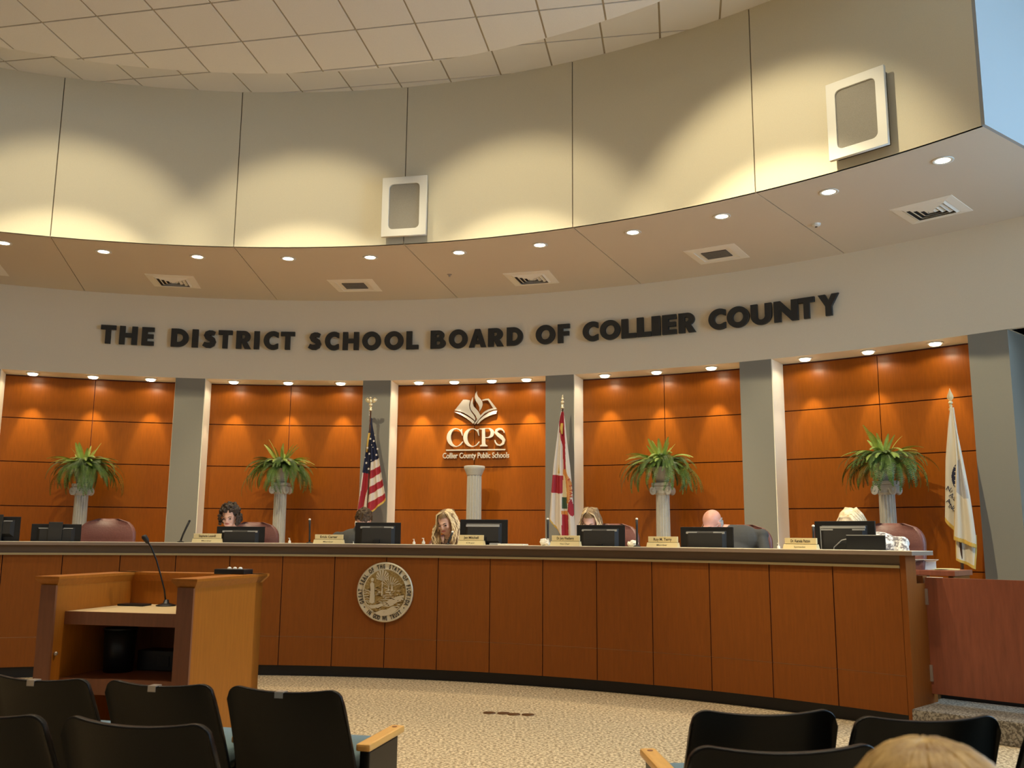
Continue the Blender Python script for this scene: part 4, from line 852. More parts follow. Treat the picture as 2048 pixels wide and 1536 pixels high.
# white association flag
RFW = 10.55
t, P0, nn_, Mi = flagpole('white gold fringed flag with dark lettering on a spear topped pole', 1899, 775, RFW, 'spear')
cv = lambda x, y: (1840 + x / 3.84, 760 + y / 3.84)
WH_R_L = [(262, 215), (288, 420), (296, 640), (285, 900), (275, 1200), (276, 1300)]; WH_R_R = [(274, 215), (300, 400), (345, 620), (400, 900), (430, 1100), (446, 1220), (446, 1300)]
def wh_r(x, y, s):
    if y > ip([(1188, 270), (1215, 400), (1235, 450)][0:1] + [(0, 0)], 0) and False: return 1
    yb = 1225 + (x - 275) / 170 * 65
    if y > yb - 30: return 1
    if s < 0.035: return 1
    if inpoly(x, y, [(305, 620), (330, 610), (345, 700), (380, 850), (390, 910), (345, 910), (300, 860)]): return 2
    return 0
drape('flag_cloth', t, Mi, P0, nn_, cv, WH_R_L, WH_R_R, 215, wh_r, [M_fcream, M_fringe, M_fgrey], 0.06, 0.018, 1.6, bottom=[(270, 1225), (446, 1292)])
WH_L_L = [(240, 215), (226, 330), (205, 620), (198, 1080), (198, 1200)]; WH_L_R = [(262, 215), (290, 420), (310, 640), (310, 900), (300, 1200)]
def wh_l(x, y, s):
    if y > 1078 + (x - 198) * 1.1 - 26: return 1
    if ((x - 300) / 50) ** 2 + ((y - 742) / 102) ** 2 < 1: return 3 if not (abs((y - 700) % 34) < 7 and x > 268) else 0
    return 0
drape('flag_cloth', t, Mi, P0, nn_, cv, WH_L_L, WH_L_R, 215, wh_l, [M_fcream, M_fringe, M_fgrey, M_blue], 0.03, 0.014, 1.2, bottom=[(198, 1082), (275, 1168), (300, 1200)])
drape('flag_tail', t, Mi, P0, nn_, cv, [(275, 1190), (276, 1300), (277, 1400)], [(436, 1190), (436, 1330), (430, 1450), (428, 1470)], 1190, lambda x, y, s: 1 if y > 1365 + (x - 277) * 0.42 or s > .93 or s < .05 else 0, [M_fcream, M_fringe], 0.0, 0.02, 1.5, bottom=[(275, 1382), (430, 1455)])
aW = math.atan2(nn_.x, nn_.y)
for s_, x, y, rot, sz in (('N', 212, 850, -32, .066), ('A', 233, 900, -40, .066), ('S', 258, 925, -46, .066), ('A', 212, 945, -28, .066), ('N', 230, 985, -38, .066), ('D', 258, 1005, -48, .066)):
    me = text_mesh(s_, sz, 0.001, 0.0); px, py = cv(x, y); p = on_plane(px, py, P0 - nn_ * 0.052, nn_)
    me.transform(Mi @ Matrix.Translation(p) @ frame_at(Vector((0, 0)), 0, aW, 0) @ Matrix.Rotation(math.radians(rot), 4, 'Z')); link('flag_letter', me, M_blue, t)
# ================================================================== THINGS ON THE DAIS
RM = 8.12
def aD(px, R, py=1085): return ang_cyl(px, py, DC, R)
def zD(px, py, R): return on_cyl(px, py, DC, R).z
def px_on(l): return 'edge' not in l and 'empty' not in l
def monitor(xl, xr, yt, kind, label, yaw=0.0, R=RM):
    a0, a1 = aD(xl, R), aD(xr, R); a = (a0 + a1) / 2; wd = (a1 - a0) * R; zt = zD((xl + xr) / 2, yt, R); hh = wd * 0.60
    t = thing('monitor', label, 'monitor', pol(DC, R, a, DESK), -a + yaw, 'monitors standing behind the counter'); top = zt - DESK; z0 = top - hh
    M_ = Matrix.Rotation(math.radians(6 if kind != 'tilt' else 9), 4, 'X')
    b = B(); b.box(-wd / 2, wd / 2, 0.0, 0.022, z0, top, ch=0.004); b.obj('screen_panel', M_black, t)
    B().box(-wd / 2 + 0.012, wd / 2 - 0.012, 0.0215, 0.0235, z0 + 0.015, top - 0.012).obj('screen', M_screen if px_on(label) else M_blue, t)
    bb = B(); x0, x1, zt_, zb_ = -wd * .38, wd * .38, top - 0.035, z0 + 0.05
    bb.add([(x0, 0, zb_), (x1, 0, zb_), (x1, 0, zt_), (x0, 0, zt_), (x0 + .03, -0.035, zb_ + .03), (x1 - .03, -0.035, zb_ + .03), (x1 - .03, -0.035, zt_ - .02), (x0 + .03, -0.035, zt_ - .02)], [(4, 5, 6, 7), (0, 1, 5, 4), (1, 2, 6, 5), (2, 3, 7, 6), (3, 0, 4, 7)])
    bb.obj('back_shell', M_blackm, t)
    if kind == 'two':
        for s in (-1, 1): B().box(s * wd * .26 - wd * .105, s * wd * .26 + wd * .105, -0.034, -0.020, top - 0.062, top - 0.044, ch=0.003).obj('silver_bar', M_msilver, t)
    elif kind == 'thin':
        for s in (-1, 1): B().box(s * wd * .25 - wd * .09, s * wd * .25 + wd * .09, -0.034, -0.020, top - 0.048, top - 0.040).obj('silver_bar', M_msilver, t)
        B().box(-wd * .14, wd * .14, -0.052, -0.030, z0 - 0.05, top + 0.02, ch=0.004).obj('speaker_bar', M_blackm, t)
    elif kind == 'wide': B().box(-wd * .36, wd * .34, -0.036, -0.018, top - 0.075, top - 0.052, ch=0.004).obj('silver_bar', M_msilver, t)
    elif kind == 'frame':
        B().box(-wd * .38, wd * .37, -0.036, -0.02, top - 0.062, top - 0.044, ch=0.003).obj('silver_bar', M_msilver, t)
        for s in (-1, 1): B().box(s * wd * .26 - wd * .1, s * wd * .26 + wd * .1, -0.037, -0.024, top - 0.078, top - 0.066).obj('silver_bar', M_msilver, t)
        B().tube([(-wd * .37, -0.035, top - .06), (-wd * .365, -0.035, z0 + .05)], 0.004).obj('edge_bar', M_msilver, t)
        B().tube([(-0.09, -0.05, z0 - 0.04), (-0.07, -0.055, z0 + 0.09), (0.0, -0.06, z0 + 0.15), (0.1, -0.06, z0 + 0.17)], 0.005).obj('cable', M_msilver, t)
    s = B(); s.box(-0.035, 0.035, -0.055, -0.025, 0.01, z0 + 0.12, ch=0.004); s.obj('neck', M_black, t)
    B().box(-0.13, 0.13, -0.12, 0.09, 0, 0.014, ch=0.005).obj('foot', M_black, t)
    return t
monitor(-55, 38, 1033, 'thin', 'black monitor cut by the left edge of the picture', -0.12)
monitor(60, 160, 1048, 'thin', 'black monitor left of the empty maroon chair', 0.0)
monitor(432, 528, 1053, 'two', 'black monitor in front of the curly haired woman', 0.0)
monitor(709, 800, 1045, 'two', 'black monitor in front of the bowed man with brown hair')
monitor(921, 1013, 1039, 'wide', 'black monitor turned slightly beside the long haired blonde woman', 0.15)
monitor(1153, 1249, 1050, 'two', 'black monitor in front of the woman with light brown hair')
monitor(1361, 1466, 1054, 'two', 'black monitor in front of the bald man')
monitor(1630, 1751, 1042, 'frame', 'large black monitor in front of the short haired blonde woman')
# laptop lid
R_ = 7.95; a = aD(1731, R_); zt = zD(1731, 1070, R_)
t = thing('laptop', 'dark laptop screen standing in front of the large right monitor', 'laptop', pol(DC, R_, a, HC), -a)
wl = (aD(1770, R_) - aD(1692, R_)) * R_; B().box(-wl / 2, wl / 2, 0, 0.012, 0.004, zt - HC, ch=0.003).obj('lid', M_black, t); B().box(-wl / 2, wl / 2, 0.0, 0.03, 0, 0.006).obj('hinge_bar', M_blackm, t)
B().box(-wl / 2 + 0.002, wl / 2 - 0.002, -0.001, 0.013, zt - HC - 0.005, zt - HC + 0.001).obj('lid_edge', M_msilver, t)
# nameplates
def plate(xl, xr, yt, name, role, label, R=7.74):
    a0, a1 = aD(xl, R), aD(xr, R); a = (a0 + a1) / 2; wd = (a1 - a0) * R; zt = zD((xl + xr) / 2, yt, R) - HC
    t = thing('nameplate', label, 'nameplate', pol(DC, R, a, HC), -a, 'name plates on the counter')
    h1 = zt * 0.44
    B().add([(-wd / 2 - .01, -.02, 0), (wd / 2 + .01, -.02, 0), (wd / 2 + .01, .05, 0), (-wd / 2 - .01, .05, 0), (-wd / 2 - .005, -.008, h1), (wd / 2 + .005, -.008, h1), (wd / 2 + .005, .04, h1), (-wd / 2 - .005, .04, h1)], [(3, 2, 1, 0), (4, 5, 6, 7), (0, 1, 5, 4), (1, 2, 6, 5), (2, 3, 7, 6), (3, 0, 4, 7)]).obj('lower_plate', M_plate, t)
    B().box(-wd / 2, wd / 2, 0.004, 0.03, h1 + 0.003, zt, ch=0.002).obj('upper_plate', M_plate, t)
    B().box(-wd / 2 + 0.003, wd / 2 - 0.003, 0.008, 0.028, h1 - 0.001, h1 + 0.004).obj('joint', M_ink, t)
    Mt = Matrix.Translation((0, 0.0035, h1 + (zt - h1) * .32)) @ Matrix.Rotation(PI / 2, 4, 'X')
    me = text_mesh(name, (zt - h1) * 0.62, 0.0006, 0.0006, 'CENTER', wd * 0.62); me.transform(Mt); link('lettering', me, M_ink, t)
    me = text_mesh(role, h1 * 0.50, 0.0006, 0.0002, 'CENTER', wd * 0.36); me.transform(Matrix.Translation((0, -0.0160, h1 * .30)) @ Matrix.Rotation(PI / 2 - 0.26, 4, 'X')); link('lettering', me, M_ink, t)
plate(386, 441, 1067, 'Stephanie Lucarelli', 'Member', 'gold two-tier name plate left of the curly haired woman')
plate(629, 685, 1069, 'Erick Carter', 'Member', 'gold two-tier name plate left of the bowed man with brown hair')
plate(918, 966, 1070, 'Jen Mitchell', 'Chair', 'gold two-tier name plate in front of the long haired blonde woman')
plate(1103, 1158, 1071, 'Dr. Jory Westberry', 'Vice Chair', 'gold two-tier name plate below the white and red state flag')
plate(1296, 1354, 1073, 'Roy M. Terry', 'Member', 'gold two-tier name plate left of the bald man')
plate(1569, 1632, 1076, 'Dr. Kamela Patton', 'Superintendent', 'gold two-tier name plate rightmost, left of the large monitor')
# thin microphones
def mic(xb, xt, yt, label, R=7.95):
    P = pol(DC, R, aD(xb, R), HC); n = Vector((P.x, P.y, 0)).normalized(); T = on_plane(xt, yt, P, n)
    t = thing('desk_microphone', label, 'microphone', P); v = T - P
    B().lathe([(0, 0), (0.035, 0), (0.035, 0.006), (0.012, 0.012), (0.01, 0.02), (0, 0.02)], 18).obj('base', M_black, t, smooth=True)
    bow = Vector((v.x * 0.0, 0, 0)); B().tube([(0, 0, 0.01), v * 0.35 - Vector((v.x * .10, 0, 0)), v * 0.7 - Vector((v.x * .06, 0, 0)), v * 0.97], [0.010, 0.0095, 0.0105, 0.012], 10).obj('stem', M_blackm, t, smooth=True)
    B().ell(v, (0.013, 0.013, 0.011), None, 10, 8).obj('tip', M_black if xt < 450 else M_wplast, t, smooth=True)
mic(361, 379, 1042, 'black microphone leaning right, left of the leftmost name plate')
mic(619, 619.5, 1039, 'upright black microphone left of the bowed man name plate')
mic(1096, 1095.5, 1038, 'upright black microphone in front of the state flag')
mic(1274, 1273.5, 1038, 'upright black microphone between two name plates right of centre')
mic(1627, 1626.5, 1052, 'short upright black microphone touching the large right monitor')
mic(896, 905, 1064, 'black microphone at the mouth of the long haired blonde woman')
# pump bottles
def bottle(px, yt, label, clear=False, R=7.82):
    a = aD(px, R); h = zD(px, yt, R) - HC; t = thing('pump_bottle', label, 'bottle', pol(DC, R, a, HC), -a, 'small pump bottles on the counter'); r = h * 0.26
    B().lathe([(0, 0), (r, 0), (r * 1.05, h * .1), (r, h * .42), (r * .45, h * .55), (r * .42, h * .62), (0, h * .62)], 20).obj('body', M_clear if clear else M_wplast, t, smooth=True)
    B().lathe([(r * .5, h * .60), (r * .5, h * .70), (r * .18, h * .72), (r * .16, h * .88), (0, h * .88)], 16).obj('collar', M_wplast, t, smooth=True)
    B().box(-r * 1.0, r * .35, -r * .2, r * .2, h * .88, h, ch=0.001).obj('pump_head', M_wplast, t)
bottle(579, 1076, 'small white pump bottle right of the column behind the curly haired woman')
bottle(828, 1078, 'left of two small pump bottles beside the long haired blonde woman')
bottle(847, 1076, 'right, clearer one of two pump bottles beside the long haired blonde woman', True)
bottle(1557, 1086, 'small white pump bottle just left of the rightmost name plate')
bottle(1097, 1077, 'clear pump bottle behind the upright microphone at the state flag', True, 7.9)
bottle(707, 1083, 'tiny white bottle at left foot of the bowed man monitor')
def tissue(px, yt, w_, label, R=8.0, seed=1):
    a = aD(px, R); h = zD(px, yt, R) - HC; rn = random.Random(seed); b = B(); b.ell((0, 0, h * .45), (w_ / 2, w_ / 2.4, h * .55), None, 14, 9)
    for v in b.v: v.x += rn.uniform(-.12, .12) * w_; v.z = max(0.0, v.z + rn.uniform(-.15, .15) * h)
    o = b.obj('tissue', M_paper, None, pol(DC, R, a, HC), -a); tag(o, label, 'tissue')
tissue(1089, 1078, 0.09, 'crumpled white tissue left of the state flag microphone', 7.82, 3)
tissue(1266, 1081, 0.10, 'crumpled white paper beside the right sleeve of the light brown haired woman', 8.0, 4)
a = aD(1026, 7.8); o = B().box(-0.13, 0.13, -0.08, 0.08, 0, 0.014, ch=0.003).obj('notepad', M_paper, None, pol(DC, 7.8, a, HC), -a); tag(o, 'flat white pad on the counter right of the turned monitor', 'notepad')
a = aD(990, 7.80); o = B().box(-0.05, 0.05, -0.03, 0.03, 0, 0.02, ch=0.006).obj('computer_mouse', M_msilver, None, pol(DC, 7.80, a, HC), -a); tag(o, 'small grey mouse just below the turned monitor', 'mouse')
# side ledge beyond the dais with tissue box and papers
Pb = on_z(1846, 1137, 1.0); Yb = 8.1
pq = on_plane(1852, 1140, Vector((0, Yb, 0)), Vector((0, 1, 0)))
sd = thing('side_ledge', 'low dark ledge at the right end behind the dais', 'table', (pq.x, Yb, PLAT), -0.75)
zt = pq.z - PLAT
B().box(-0.18, 0.24, -0.02, 0.45, zt - 0.045, zt, ch=0.004).obj('top', M_gate, sd); B().box(-0.16, -0.12, 0.0, 0.43, 0, zt - 0.045).obj('leg_panel', M_dais, sd); B().box(0.18, 0.22, 0.0, 0.43, 0, zt - 0.045).obj('leg_panel', M_dais, sd)
tb_ = thing('tissue_box', 'white paper box with folded lid on the side ledge', 'box', Vector((pq.x + 0.03, Yb + 0.10, PLAT + zt)), -0.2)
B().box(-0.085, 0.085, -0.06, 0.06, 0, 0.072, ch=0.003).obj('body', M_wplast, tb_); B().add([(-.085, -.06, .072), (.085, -.06, .072), (.10, -.10, .088), (-.10, -.10, .088), (-.085, -.06, .075), (.085, -.06, .075), (.10, -.10, .091), (-.10, -.10, .091)], [(0, 1, 2, 3), (7, 6, 5, 4), (0, 3, 7, 4), (1, 5, 6, 2), (3, 2, 6, 7), (0, 4, 5, 1)]).obj('lid_flap', M_paper, tb_)
o = B(); 
for k in range(3): o.box(-0.11 + .01 * k, 0.11 - .006 * k, -0.07, 0.07, 0.004 * k, 0.004 * k + 0.003, Matrix.Rotation(0.2 * k, 4, 'Z'))
o = o.obj('papers', M_yel, None, Vector((pq.x + 0.19, Yb + 0.06, PLAT + zt + 0.001)), -0.3); tag(o, 'loose yellowish papers hanging over the side ledge right of the white box', 'papers')

# ================================================================== EXECUTIVE CHAIRS
def exec_chair(px, ytop, label, R=8.95, yaw=0.0):
    a = aD(px, R); zt = zD(px, ytop, R); t = thing('office_chair', label, 'chair', pol(DC, R, a, PLAT), -a + yaw, 'maroon leather chairs behind the dais'); h = zt - PLAT
    w_ = 0.29
    b = B()       # backrest: plump shield, wide at the top
    nu, nv = 18, 20; vs = []; 
    for face in (0, 1):
        for j in range(nv + 1):
            v = j / nv; z = 0.50 + (h - 0.50) * v; half = w_ * (0.80 + 0.22 * sin(v * PI * 0.75)); 
            if v > .76: half *= math.sqrt(max(0.0, 1 - ((v - .76) / .245) ** 2)) ** 0.62
            for i in range(nu + 1):
                s = i / nu * 2 - 1; bulge = (1 - abs(s) ** 3) * (1 - (2 * v - 1) ** 6); th = 0.035 + 0.05 * bulge
                crease = -0.022 * math.exp(-((v - .66) / .035) ** 2) * (1 - abs(s) ** 4) - 0.012 * math.exp(-((v - .40) / .03) ** 2)
                fold = 0.008 * sin(s * 22) * math.exp(-((v - .60) / .05) ** 2)
                y = (0.03 + 0.10 * v) + (-(th + crease + fold) if face == 0 else th * .7); y -= 0.05 * s * s
                vs.append((s * half, y, z))
    N1 = (nu + 1) * (nv + 1); fs = []
    for face in (0, 1):
        o_ = face * N1
        for j in range(nv):
            for i in range(nu): fs.append((o_ + j * (nu + 1) + i, o_ + j * (nu + 1) + i + 1, o_ + (j + 1) * (nu + 1) + i + 1, o_ + (j + 1) * (nu + 1) + i))
    for j in range(nv):
        for i in (0, nu): fs.append((j * (nu + 1) + i, (j + 1) * (nu + 1) + i, N1 + (j + 1) * (nu + 1) + i, N1 + j * (nu + 1) + i))
    for i in range(nu):
        for j in (0, nv): fs.append((j * (nu + 1) + i, j * (nu + 1) + i + 1, N1 + j * (nu + 1) + i + 1, N1 + j * (nu + 1) + i))
    b.add(vs, fs).obj('backrest', M_leather, t, smooth=True)
    s = B(); s.box(-0.26, 0.26, -0.42, 0.06, 0.40, 0.51, ch=0.04); s.obj('seat', M_leather, t, smooth=True)
    for sx in (-1, 1):
        B().box(sx * 0.31 - 0.035, sx * 0.31 + 0.035, -0.30, 0.02, 0.62, 0.66, ch=0.015).obj('armrest', M_leather, t, smooth=True)
        B().tube([(sx * 0.31, -0.26, 0.62), (sx * 0.30, -0.24, 0.44), (sx * 0.24, -0.18, 0.42)], 0.016).obj('arm_bracket', M_black, t, smooth=True)
    B().tube([(0, -0.15, 0.08), (0, -0.15, 0.40)], 0.028, 12).obj('gas_lift', M_black, t)
    for k in range(5):
        q = k * 2 * PI / 5; bb = B(); bb.tube([(0, -0.15, 0.10), (0.30 * cos(q), -0.15 + 0.30 * sin(q), 0.07)], [0.025, 0.016], 8); bb.ell((0.30 * cos(q), -0.15 + 0.30 * sin(q), 0.028), (0.022, 0.028, 0.028), None, 10, 8); bb.obj('base_leg', M_black, t)
    return t
exec_chair(211, 1037, 'empty maroon leather chair, third place from the left edge', R=8.65)
exec_chair(503, 1044, 'maroon leather chair behind the curly haired woman')
exec_chair(722, 1062, 'maroon leather chair behind the bowed man with brown hair', R=9.0)
exec_chair(905, 1068, 'maroon leather chair behind the long haired blonde woman', R=9.0)
exec_chair(1222, 1047, 'maroon leather chair behind the woman with light brown hair')
exec_chair(1482, 1049, 'maroon leather chair behind the bald man', R=8.95, yaw=0.15)
exec_chair(1778, 1046, 'maroon leather chair behind the short haired blonde woman', R=8.9)

# ================================================================== PEOPLE
def person(label, px, ycrown, R, tilt, turn, roll_, hair, clothes, skin=None, lean=0.16, hands=True, loc=None, rz=None, crown=None, seat_z=0.48, floor=PLAT, hs=1.0, legs=True, shx=0.0, drop=0.20):
    skin = skin or M_skin
    if loc is None:
        a = aD(px, R); loc = pol(DC, R, a, floor); rz = -a; crown = zD(px, ycrown, R) - floor
    t = thing('person', label, 'person', loc, rz)
    # head frame: the neck pivot sits behind and below; tilt = face down
    Rh = Matrix.Rotation(turn, 4, 'Z') @ Matrix.Rotation(tilt, 4, 'X') @ Matrix.Rotation(roll_, 4, 'Y')
    top = max((Rh @ Vector((0, 0.02 + 0.085 * cos(q), 0.03 + 0.088 * sin(q)))).z for q in [k * PI / 16 for k in range(17)])
    H = Vector((0, -0.10 - lean * 0.9, crown - top * hs - 0.008)); Mh = Matrix.Translation(H) @ Rh @ Matrix.Scale(hs, 4)
    neck = H + Rh @ Vector((0, 0.035, -0.09)); sh_z = H.z - drop; chest = Vector((shx, 0.0 - lean * 0.45, sh_z - 0.12)); pel = Vector((shx * .5, 0.12, seat_z + 0.10))
    b = B()
    def ell(c, r, M=None): b.ell(c, r, M, 18, 12)
    ell((0, 0.018, 0.032), (0.077, 0.095, 0.084), Mh); ell((0, -0.022, -0.02), (0.061, 0.072, 0.088), Mh); ell((0, -0.035, -0.078), (0.040, 0.046, 0.036), Mh)
    ell((0, -0.088, 0.012), (0.046, 0.012, 0.010), Mh); ell((0, -0.098, -0.02), (0.011, 0.018, 0.024), Mh); ell((0, -0.103, -0.032), (0.015, 0.014, 0.010), Mh)
    for s in (-1, 1):
        ell((s * 0.034, -0.075, -0.028), (0.022, 0.018, 0.018), Mh); ell((s * 0.077, 0.012, -0.008), (0.010, 0.018, 0.032), Mh); ell((s * 0.03, -0.05, -0.07), (0.022, 0.025, 0.025), Mh)
    b.tube([H + Rh @ Vector((0, 0.03, -0.03)), neck, Vector((shx * .8, -lean * .5 + .02, sh_z - 0.02))], [0.055, 0.056, 0.070], 16)
    wS = 0.19
    b.tube([pel, (pel + chest) / 2 + Vector((0, 0.02, 0)), chest, Vector((chest.x, chest.y, sh_z - 0.035))], [0.15, 0.142, 0.155, 0.10], 20)
    ell((pel.x, pel.y, pel.z - 0.02), (0.18, 0.15, 0.11)); ell(chest + Vector((0, 0, 0.02)), (0.19, 0.125, 0.15))
    hands_m = []
    for s in (-1, 1):
        S_ = Vector((chest.x + s * wS, chest.y + 0.01, sh_z - 0.045)); E = Vector((chest.x + s * 0.27, S_.y - 0.13, sh_z - 0.33)); Wr = Vector((s * 0.13, E.y - 0.20, DESK - floor + 0.05 if floor > 0 else seat_z + 0.20))
        if floor > 0: E.z = max(E.z, Wr.z + 0.02)
        b.ell(S_, (0.062, 0.065, 0.058), None, 16, 10)
        b.tube([chest + Vector((s * 0.06, 0, 0.07)), S_, S_.lerp(E, .55), E], [0.07, 0.058, 0.050, 0.043], 14); b.tube([E, E.lerp(Wr, .35), Wr], [0.043, 0.040, 0.027], 14)
        d = (Wr - E).normalized(); pc_ = Wr + d * 0.045; side = Vector((d.y, -d.x, 0)).normalized()
        hands_m.append(pc_)
        b.ell(pc_, (0.038, 0.045, 0.016), None, 14, 8)
        for q, (o_, l_) in enumerate([(-0.027, .060), (-0.009, .072), (0.009, .068), (0.027, .052)]):
            st_ = pc_ + side * o_ + d * 0.03; b.tube([st_ - d * .02, st_ + d * l_ * .5, st_ + d * l_ * .8 + Vector((0, 0, -0.012)), st_ + d * l_ + Vector((0, 0, -0.026))], [0.0095, 0.009, 0.0085, 0.007], 8)
        th = pc_ - side * s * 0.035; b.tube([pc_ - side * s * .015 - d * .02, th + d * .005, th + d * .035 - side * s * .008], [0.011, 0.010, 0.008], 8)
        if legs:
            hip = pel + Vector((s * 0.09, -0.02, -0.04)); kn_ = Vector((s * 0.13, pel.y - 0.46, seat_z + 0.04)); an = Vector((s * 0.13, kn_.y - 0.02, 0.09))
            b.tube([hip, hip.lerp(kn_, .5), kn_], [0.088, 0.075, 0.058], 14); b.tube([kn_, kn_.lerp(an, .35), an], [0.056, 0.054, 0.036], 14); b.ell(an + Vector((0, -0.07, -0.045)), (0.045, 0.13, 0.042), None, 14, 8)
    me = remesh(b, 0.0085, 3)
    mats = [skin, clothes, M_trou]; 
    for m in mats: me.materials.append(m)
    if clothes is M_suit:
        bb = B(); nd_ = (H - neck).normalized(); u_ = nd_.cross(Vector((1, 0, 0))).normalized(); v_ = nd_.cross(u_); cc = neck - nd_ * 0.035
        bb.tube([cc + (u_ * cos(q) + v_ * sin(q)) * 0.070 for q in [k * PI / 10 for k in range(21)]], 0.013, 8); bb.obj('shirt_collar', M_shirt, t, smooth=True)
    mi = []; Mhi = Mh.inverted()
    for p in me.polygons:
        c = p.center; k = 1
        hl = Mhi @ c
        nd = (c - Vector((H.x, H.y, 0))).length
        if hl.z > -0.118 and abs(hl.x) < 0.09 and -0.13 < hl.y < 0.125 and c.z > sh_z + 0.0: k = 0
        elif any((c - h).length < 0.105 for h in hands_m): k = 0
        elif c.z > sh_z - 0.01 and (c - (neck + (Vector((0, 0, 0))))).length < 0.082: k = 0
        elif c.z < seat_z + 0.07 and c.z < sh_z - .3: k = 2
        mi.append(k)
    me.polygons.foreach_set('material_index', mi); o = link('body', me, None, t, smooth=True)
    def hp(name, bb, m, sm=True): return bb.obj(name, m, t, smooth=sm)
    for s in (-1, 1):
        bb = B(); bb.ell((s * 0.031, -0.083, -0.004), (0.0135, 0.011, 0.0065), Mh, 10, 8); hp('eye', bb, M_eye)
        bb = B(); bb.tube([Mh @ Vector((s * 0.016, -0.100, 0.016)), Mh @ Vector((s * 0.034, -0.096, 0.022)), Mh @ Vector((s * 0.050, -0.080, 0.016))], [0.003, 0.004, 0.002], 6); hp('eyebrow', bb, M_brow)
    bb = B(); bb.ell((0, -0.088, -0.060), (0.024, 0.008, 0.0075), Mh, 12, 8); hp('mouth', bb, M_lip2)
    hair(t, Mh, Rh, H, hair_kind=hair, sh_z=sh_z) if False else HAIRS[hair](t, Mh, H, sh_z)
    return t, Mh, sh_z, chest
def hcap(Mh, front=0.055, low=-0.03, th=0.012, extra=None, vox=0.007, nz=0.006, sc=30, cutface=True, m=3):
    """hair shell: skull-shaped blob with the face side cut away"""
    b = B(); b.ell((0, 0.022, 0.036), (0.078 + th, 0.096 + th, 0.086 + th), Mh, 20, 14)
    if extra: extra(b)
    Mi = Mh.inverted()
    def disp(co, n):
        k = noise.noise(co * sc) * nz; return co + n * k
    me = remesh(b, vox, m, disp)
    bm = bmesh.new(); bm.from_mesh(me); dl = []
    for v in bm.verts:
        q = Mi @ v.co
        if cutface and q.y < -0.02 and q.z < front and abs(q.x) < 0.075 and q.z > -0.16: dl.append(v)
    bmesh.ops.delete(bm, geom=dl, context='VERTS'); bm.to_mesh(me); bm.free(); return me
def locks(Mh, segs, m, t, name='hair_lock'):
    b = B()
    for pts, r in segs: b.tube([Mh @ Vector(p) for p in pts], r, 8)
    return b.obj(name, m, t, smooth=True)
def hair_curly(t, Mh, H, sh):
    rn = random.Random(4); b = B()
    for i in range(190):
        a = rn.uniform(0, 2 * PI); z = rn.uniform(-0.12, 0.115); y = sin(a); x = cos(a)
        if y < -0.25 and z < 0.05 and abs(x) < .8: continue
        rr_ = 0.098 + (0.014 if z < 0 else 0.0) - max(0, z - .05) * 0.75; b.ell((x * rr_, y * rr_ * .95 + 0.025, z + 0.02), (rn.uniform(.012, .022),) * 3, Mh, 8, 6)
    b.ell((0, 0.03, 0.04), (0.086, 0.10, 0.094), Mh, 20, 12)
    me = remesh(b, 0.006, 1, lambda co, n: co + n * noise.noise(co * 70) * 0.009)
    Mi = Mh.inverted(); bm = bmesh.new(); bm.from_mesh(me)
    dl = [v for v in bm.verts if (lambda q: q.y < -0.05 and q.z < 0.055 and abs(q.x) < 0.058)(Mi @ v.co)]
    bmesh.ops.delete(bm, geom=dl, context='VERTS'); bm.to_mesh(me); bm.free(); link('hair', me, M_hairb, t, smooth=True)
def hair_short(t, Mh, H, sh):
    me = hcap(Mh, 0.075, th=0.014, nz=0.014, sc=45, vox=0.006, m=1)
    Mi = Mh.inverted(); bm = bmesh.new(); bm.from_mesh(me)
    dl = [v for v in bm.verts if (lambda q: q.z < -0.03 or (q.y < 0.0 and q.z < 0.02))(Mi @ v.co)]
    bmesh.ops.delete(bm, geom=dl, context='VERTS'); bm.to_mesh(me); bm.free(); link('hair', me, M_hairm, t, smooth=True)
def hair_long(mat_, length, wave, seed, part=0.01, wid=0.115, name='hair'):
    def fn(t, Mh, H, sh):
        me = hcap(Mh, 0.066, th=0.007, nz=0.003); link('hair', me, M_dkbl, t, smooth=True)
        rn = random.Random(seed); Mi = Mh.inverted(); b = B(); inv3 = Mh.to_3x3()
        for i in range(190):
            s = rn.choice((-1, 1)); a = rn.uniform(0.22, 1.75); x0 = part + s * 0.012
            # from the parting, over the side of the head, then down towards the shoulders (world z)
            yy = -0.078 + (0.17 * a / 1.75)
            p1 = Mh @ Vector((x0, yy * .8 + 0.01, 0.124 - 0.25 * (yy - .01) ** 2 * 8)); p2 = Mh @ Vector((s * rn.uniform(.050, .066), yy, 0.098)); p3 = Mh @ Vector((s * rn.uniform(.078, .093), yy + .005, 0.01)); 
            ln = length * rn.uniform(.75, 1.05); pts = [p1, p2, p3]; base = p3.copy()
            for k in range(1, 9):
                u = k / 8; w1 = wave * sin(u * 9 + i) ; out = s * (0.02 * sin(u * PI)) * wid / .115
                pts.append(base + Vector((out + w1 * .8, w1 * .5 + (0.01 * u if yy > 0 else -0.012 * u), -ln * u)))
            r0 = rn.uniform(.0035, .0065); b.tube(pts, [r0 * .6, r0, r0] + [r0 * 1.1] * 5 + [r0 * .8, r0 * .5, r0 * .2], 6)
            if i == 140: b.obj('hair_strands', mat_, t, smooth=True)['kind'] = 'stuff'; b = B()
        b.obj('hair_strands', M_dkbl if mat_ is M_blond else M_blond, t, smooth=True)['kind'] = 'stuff'
    return fn
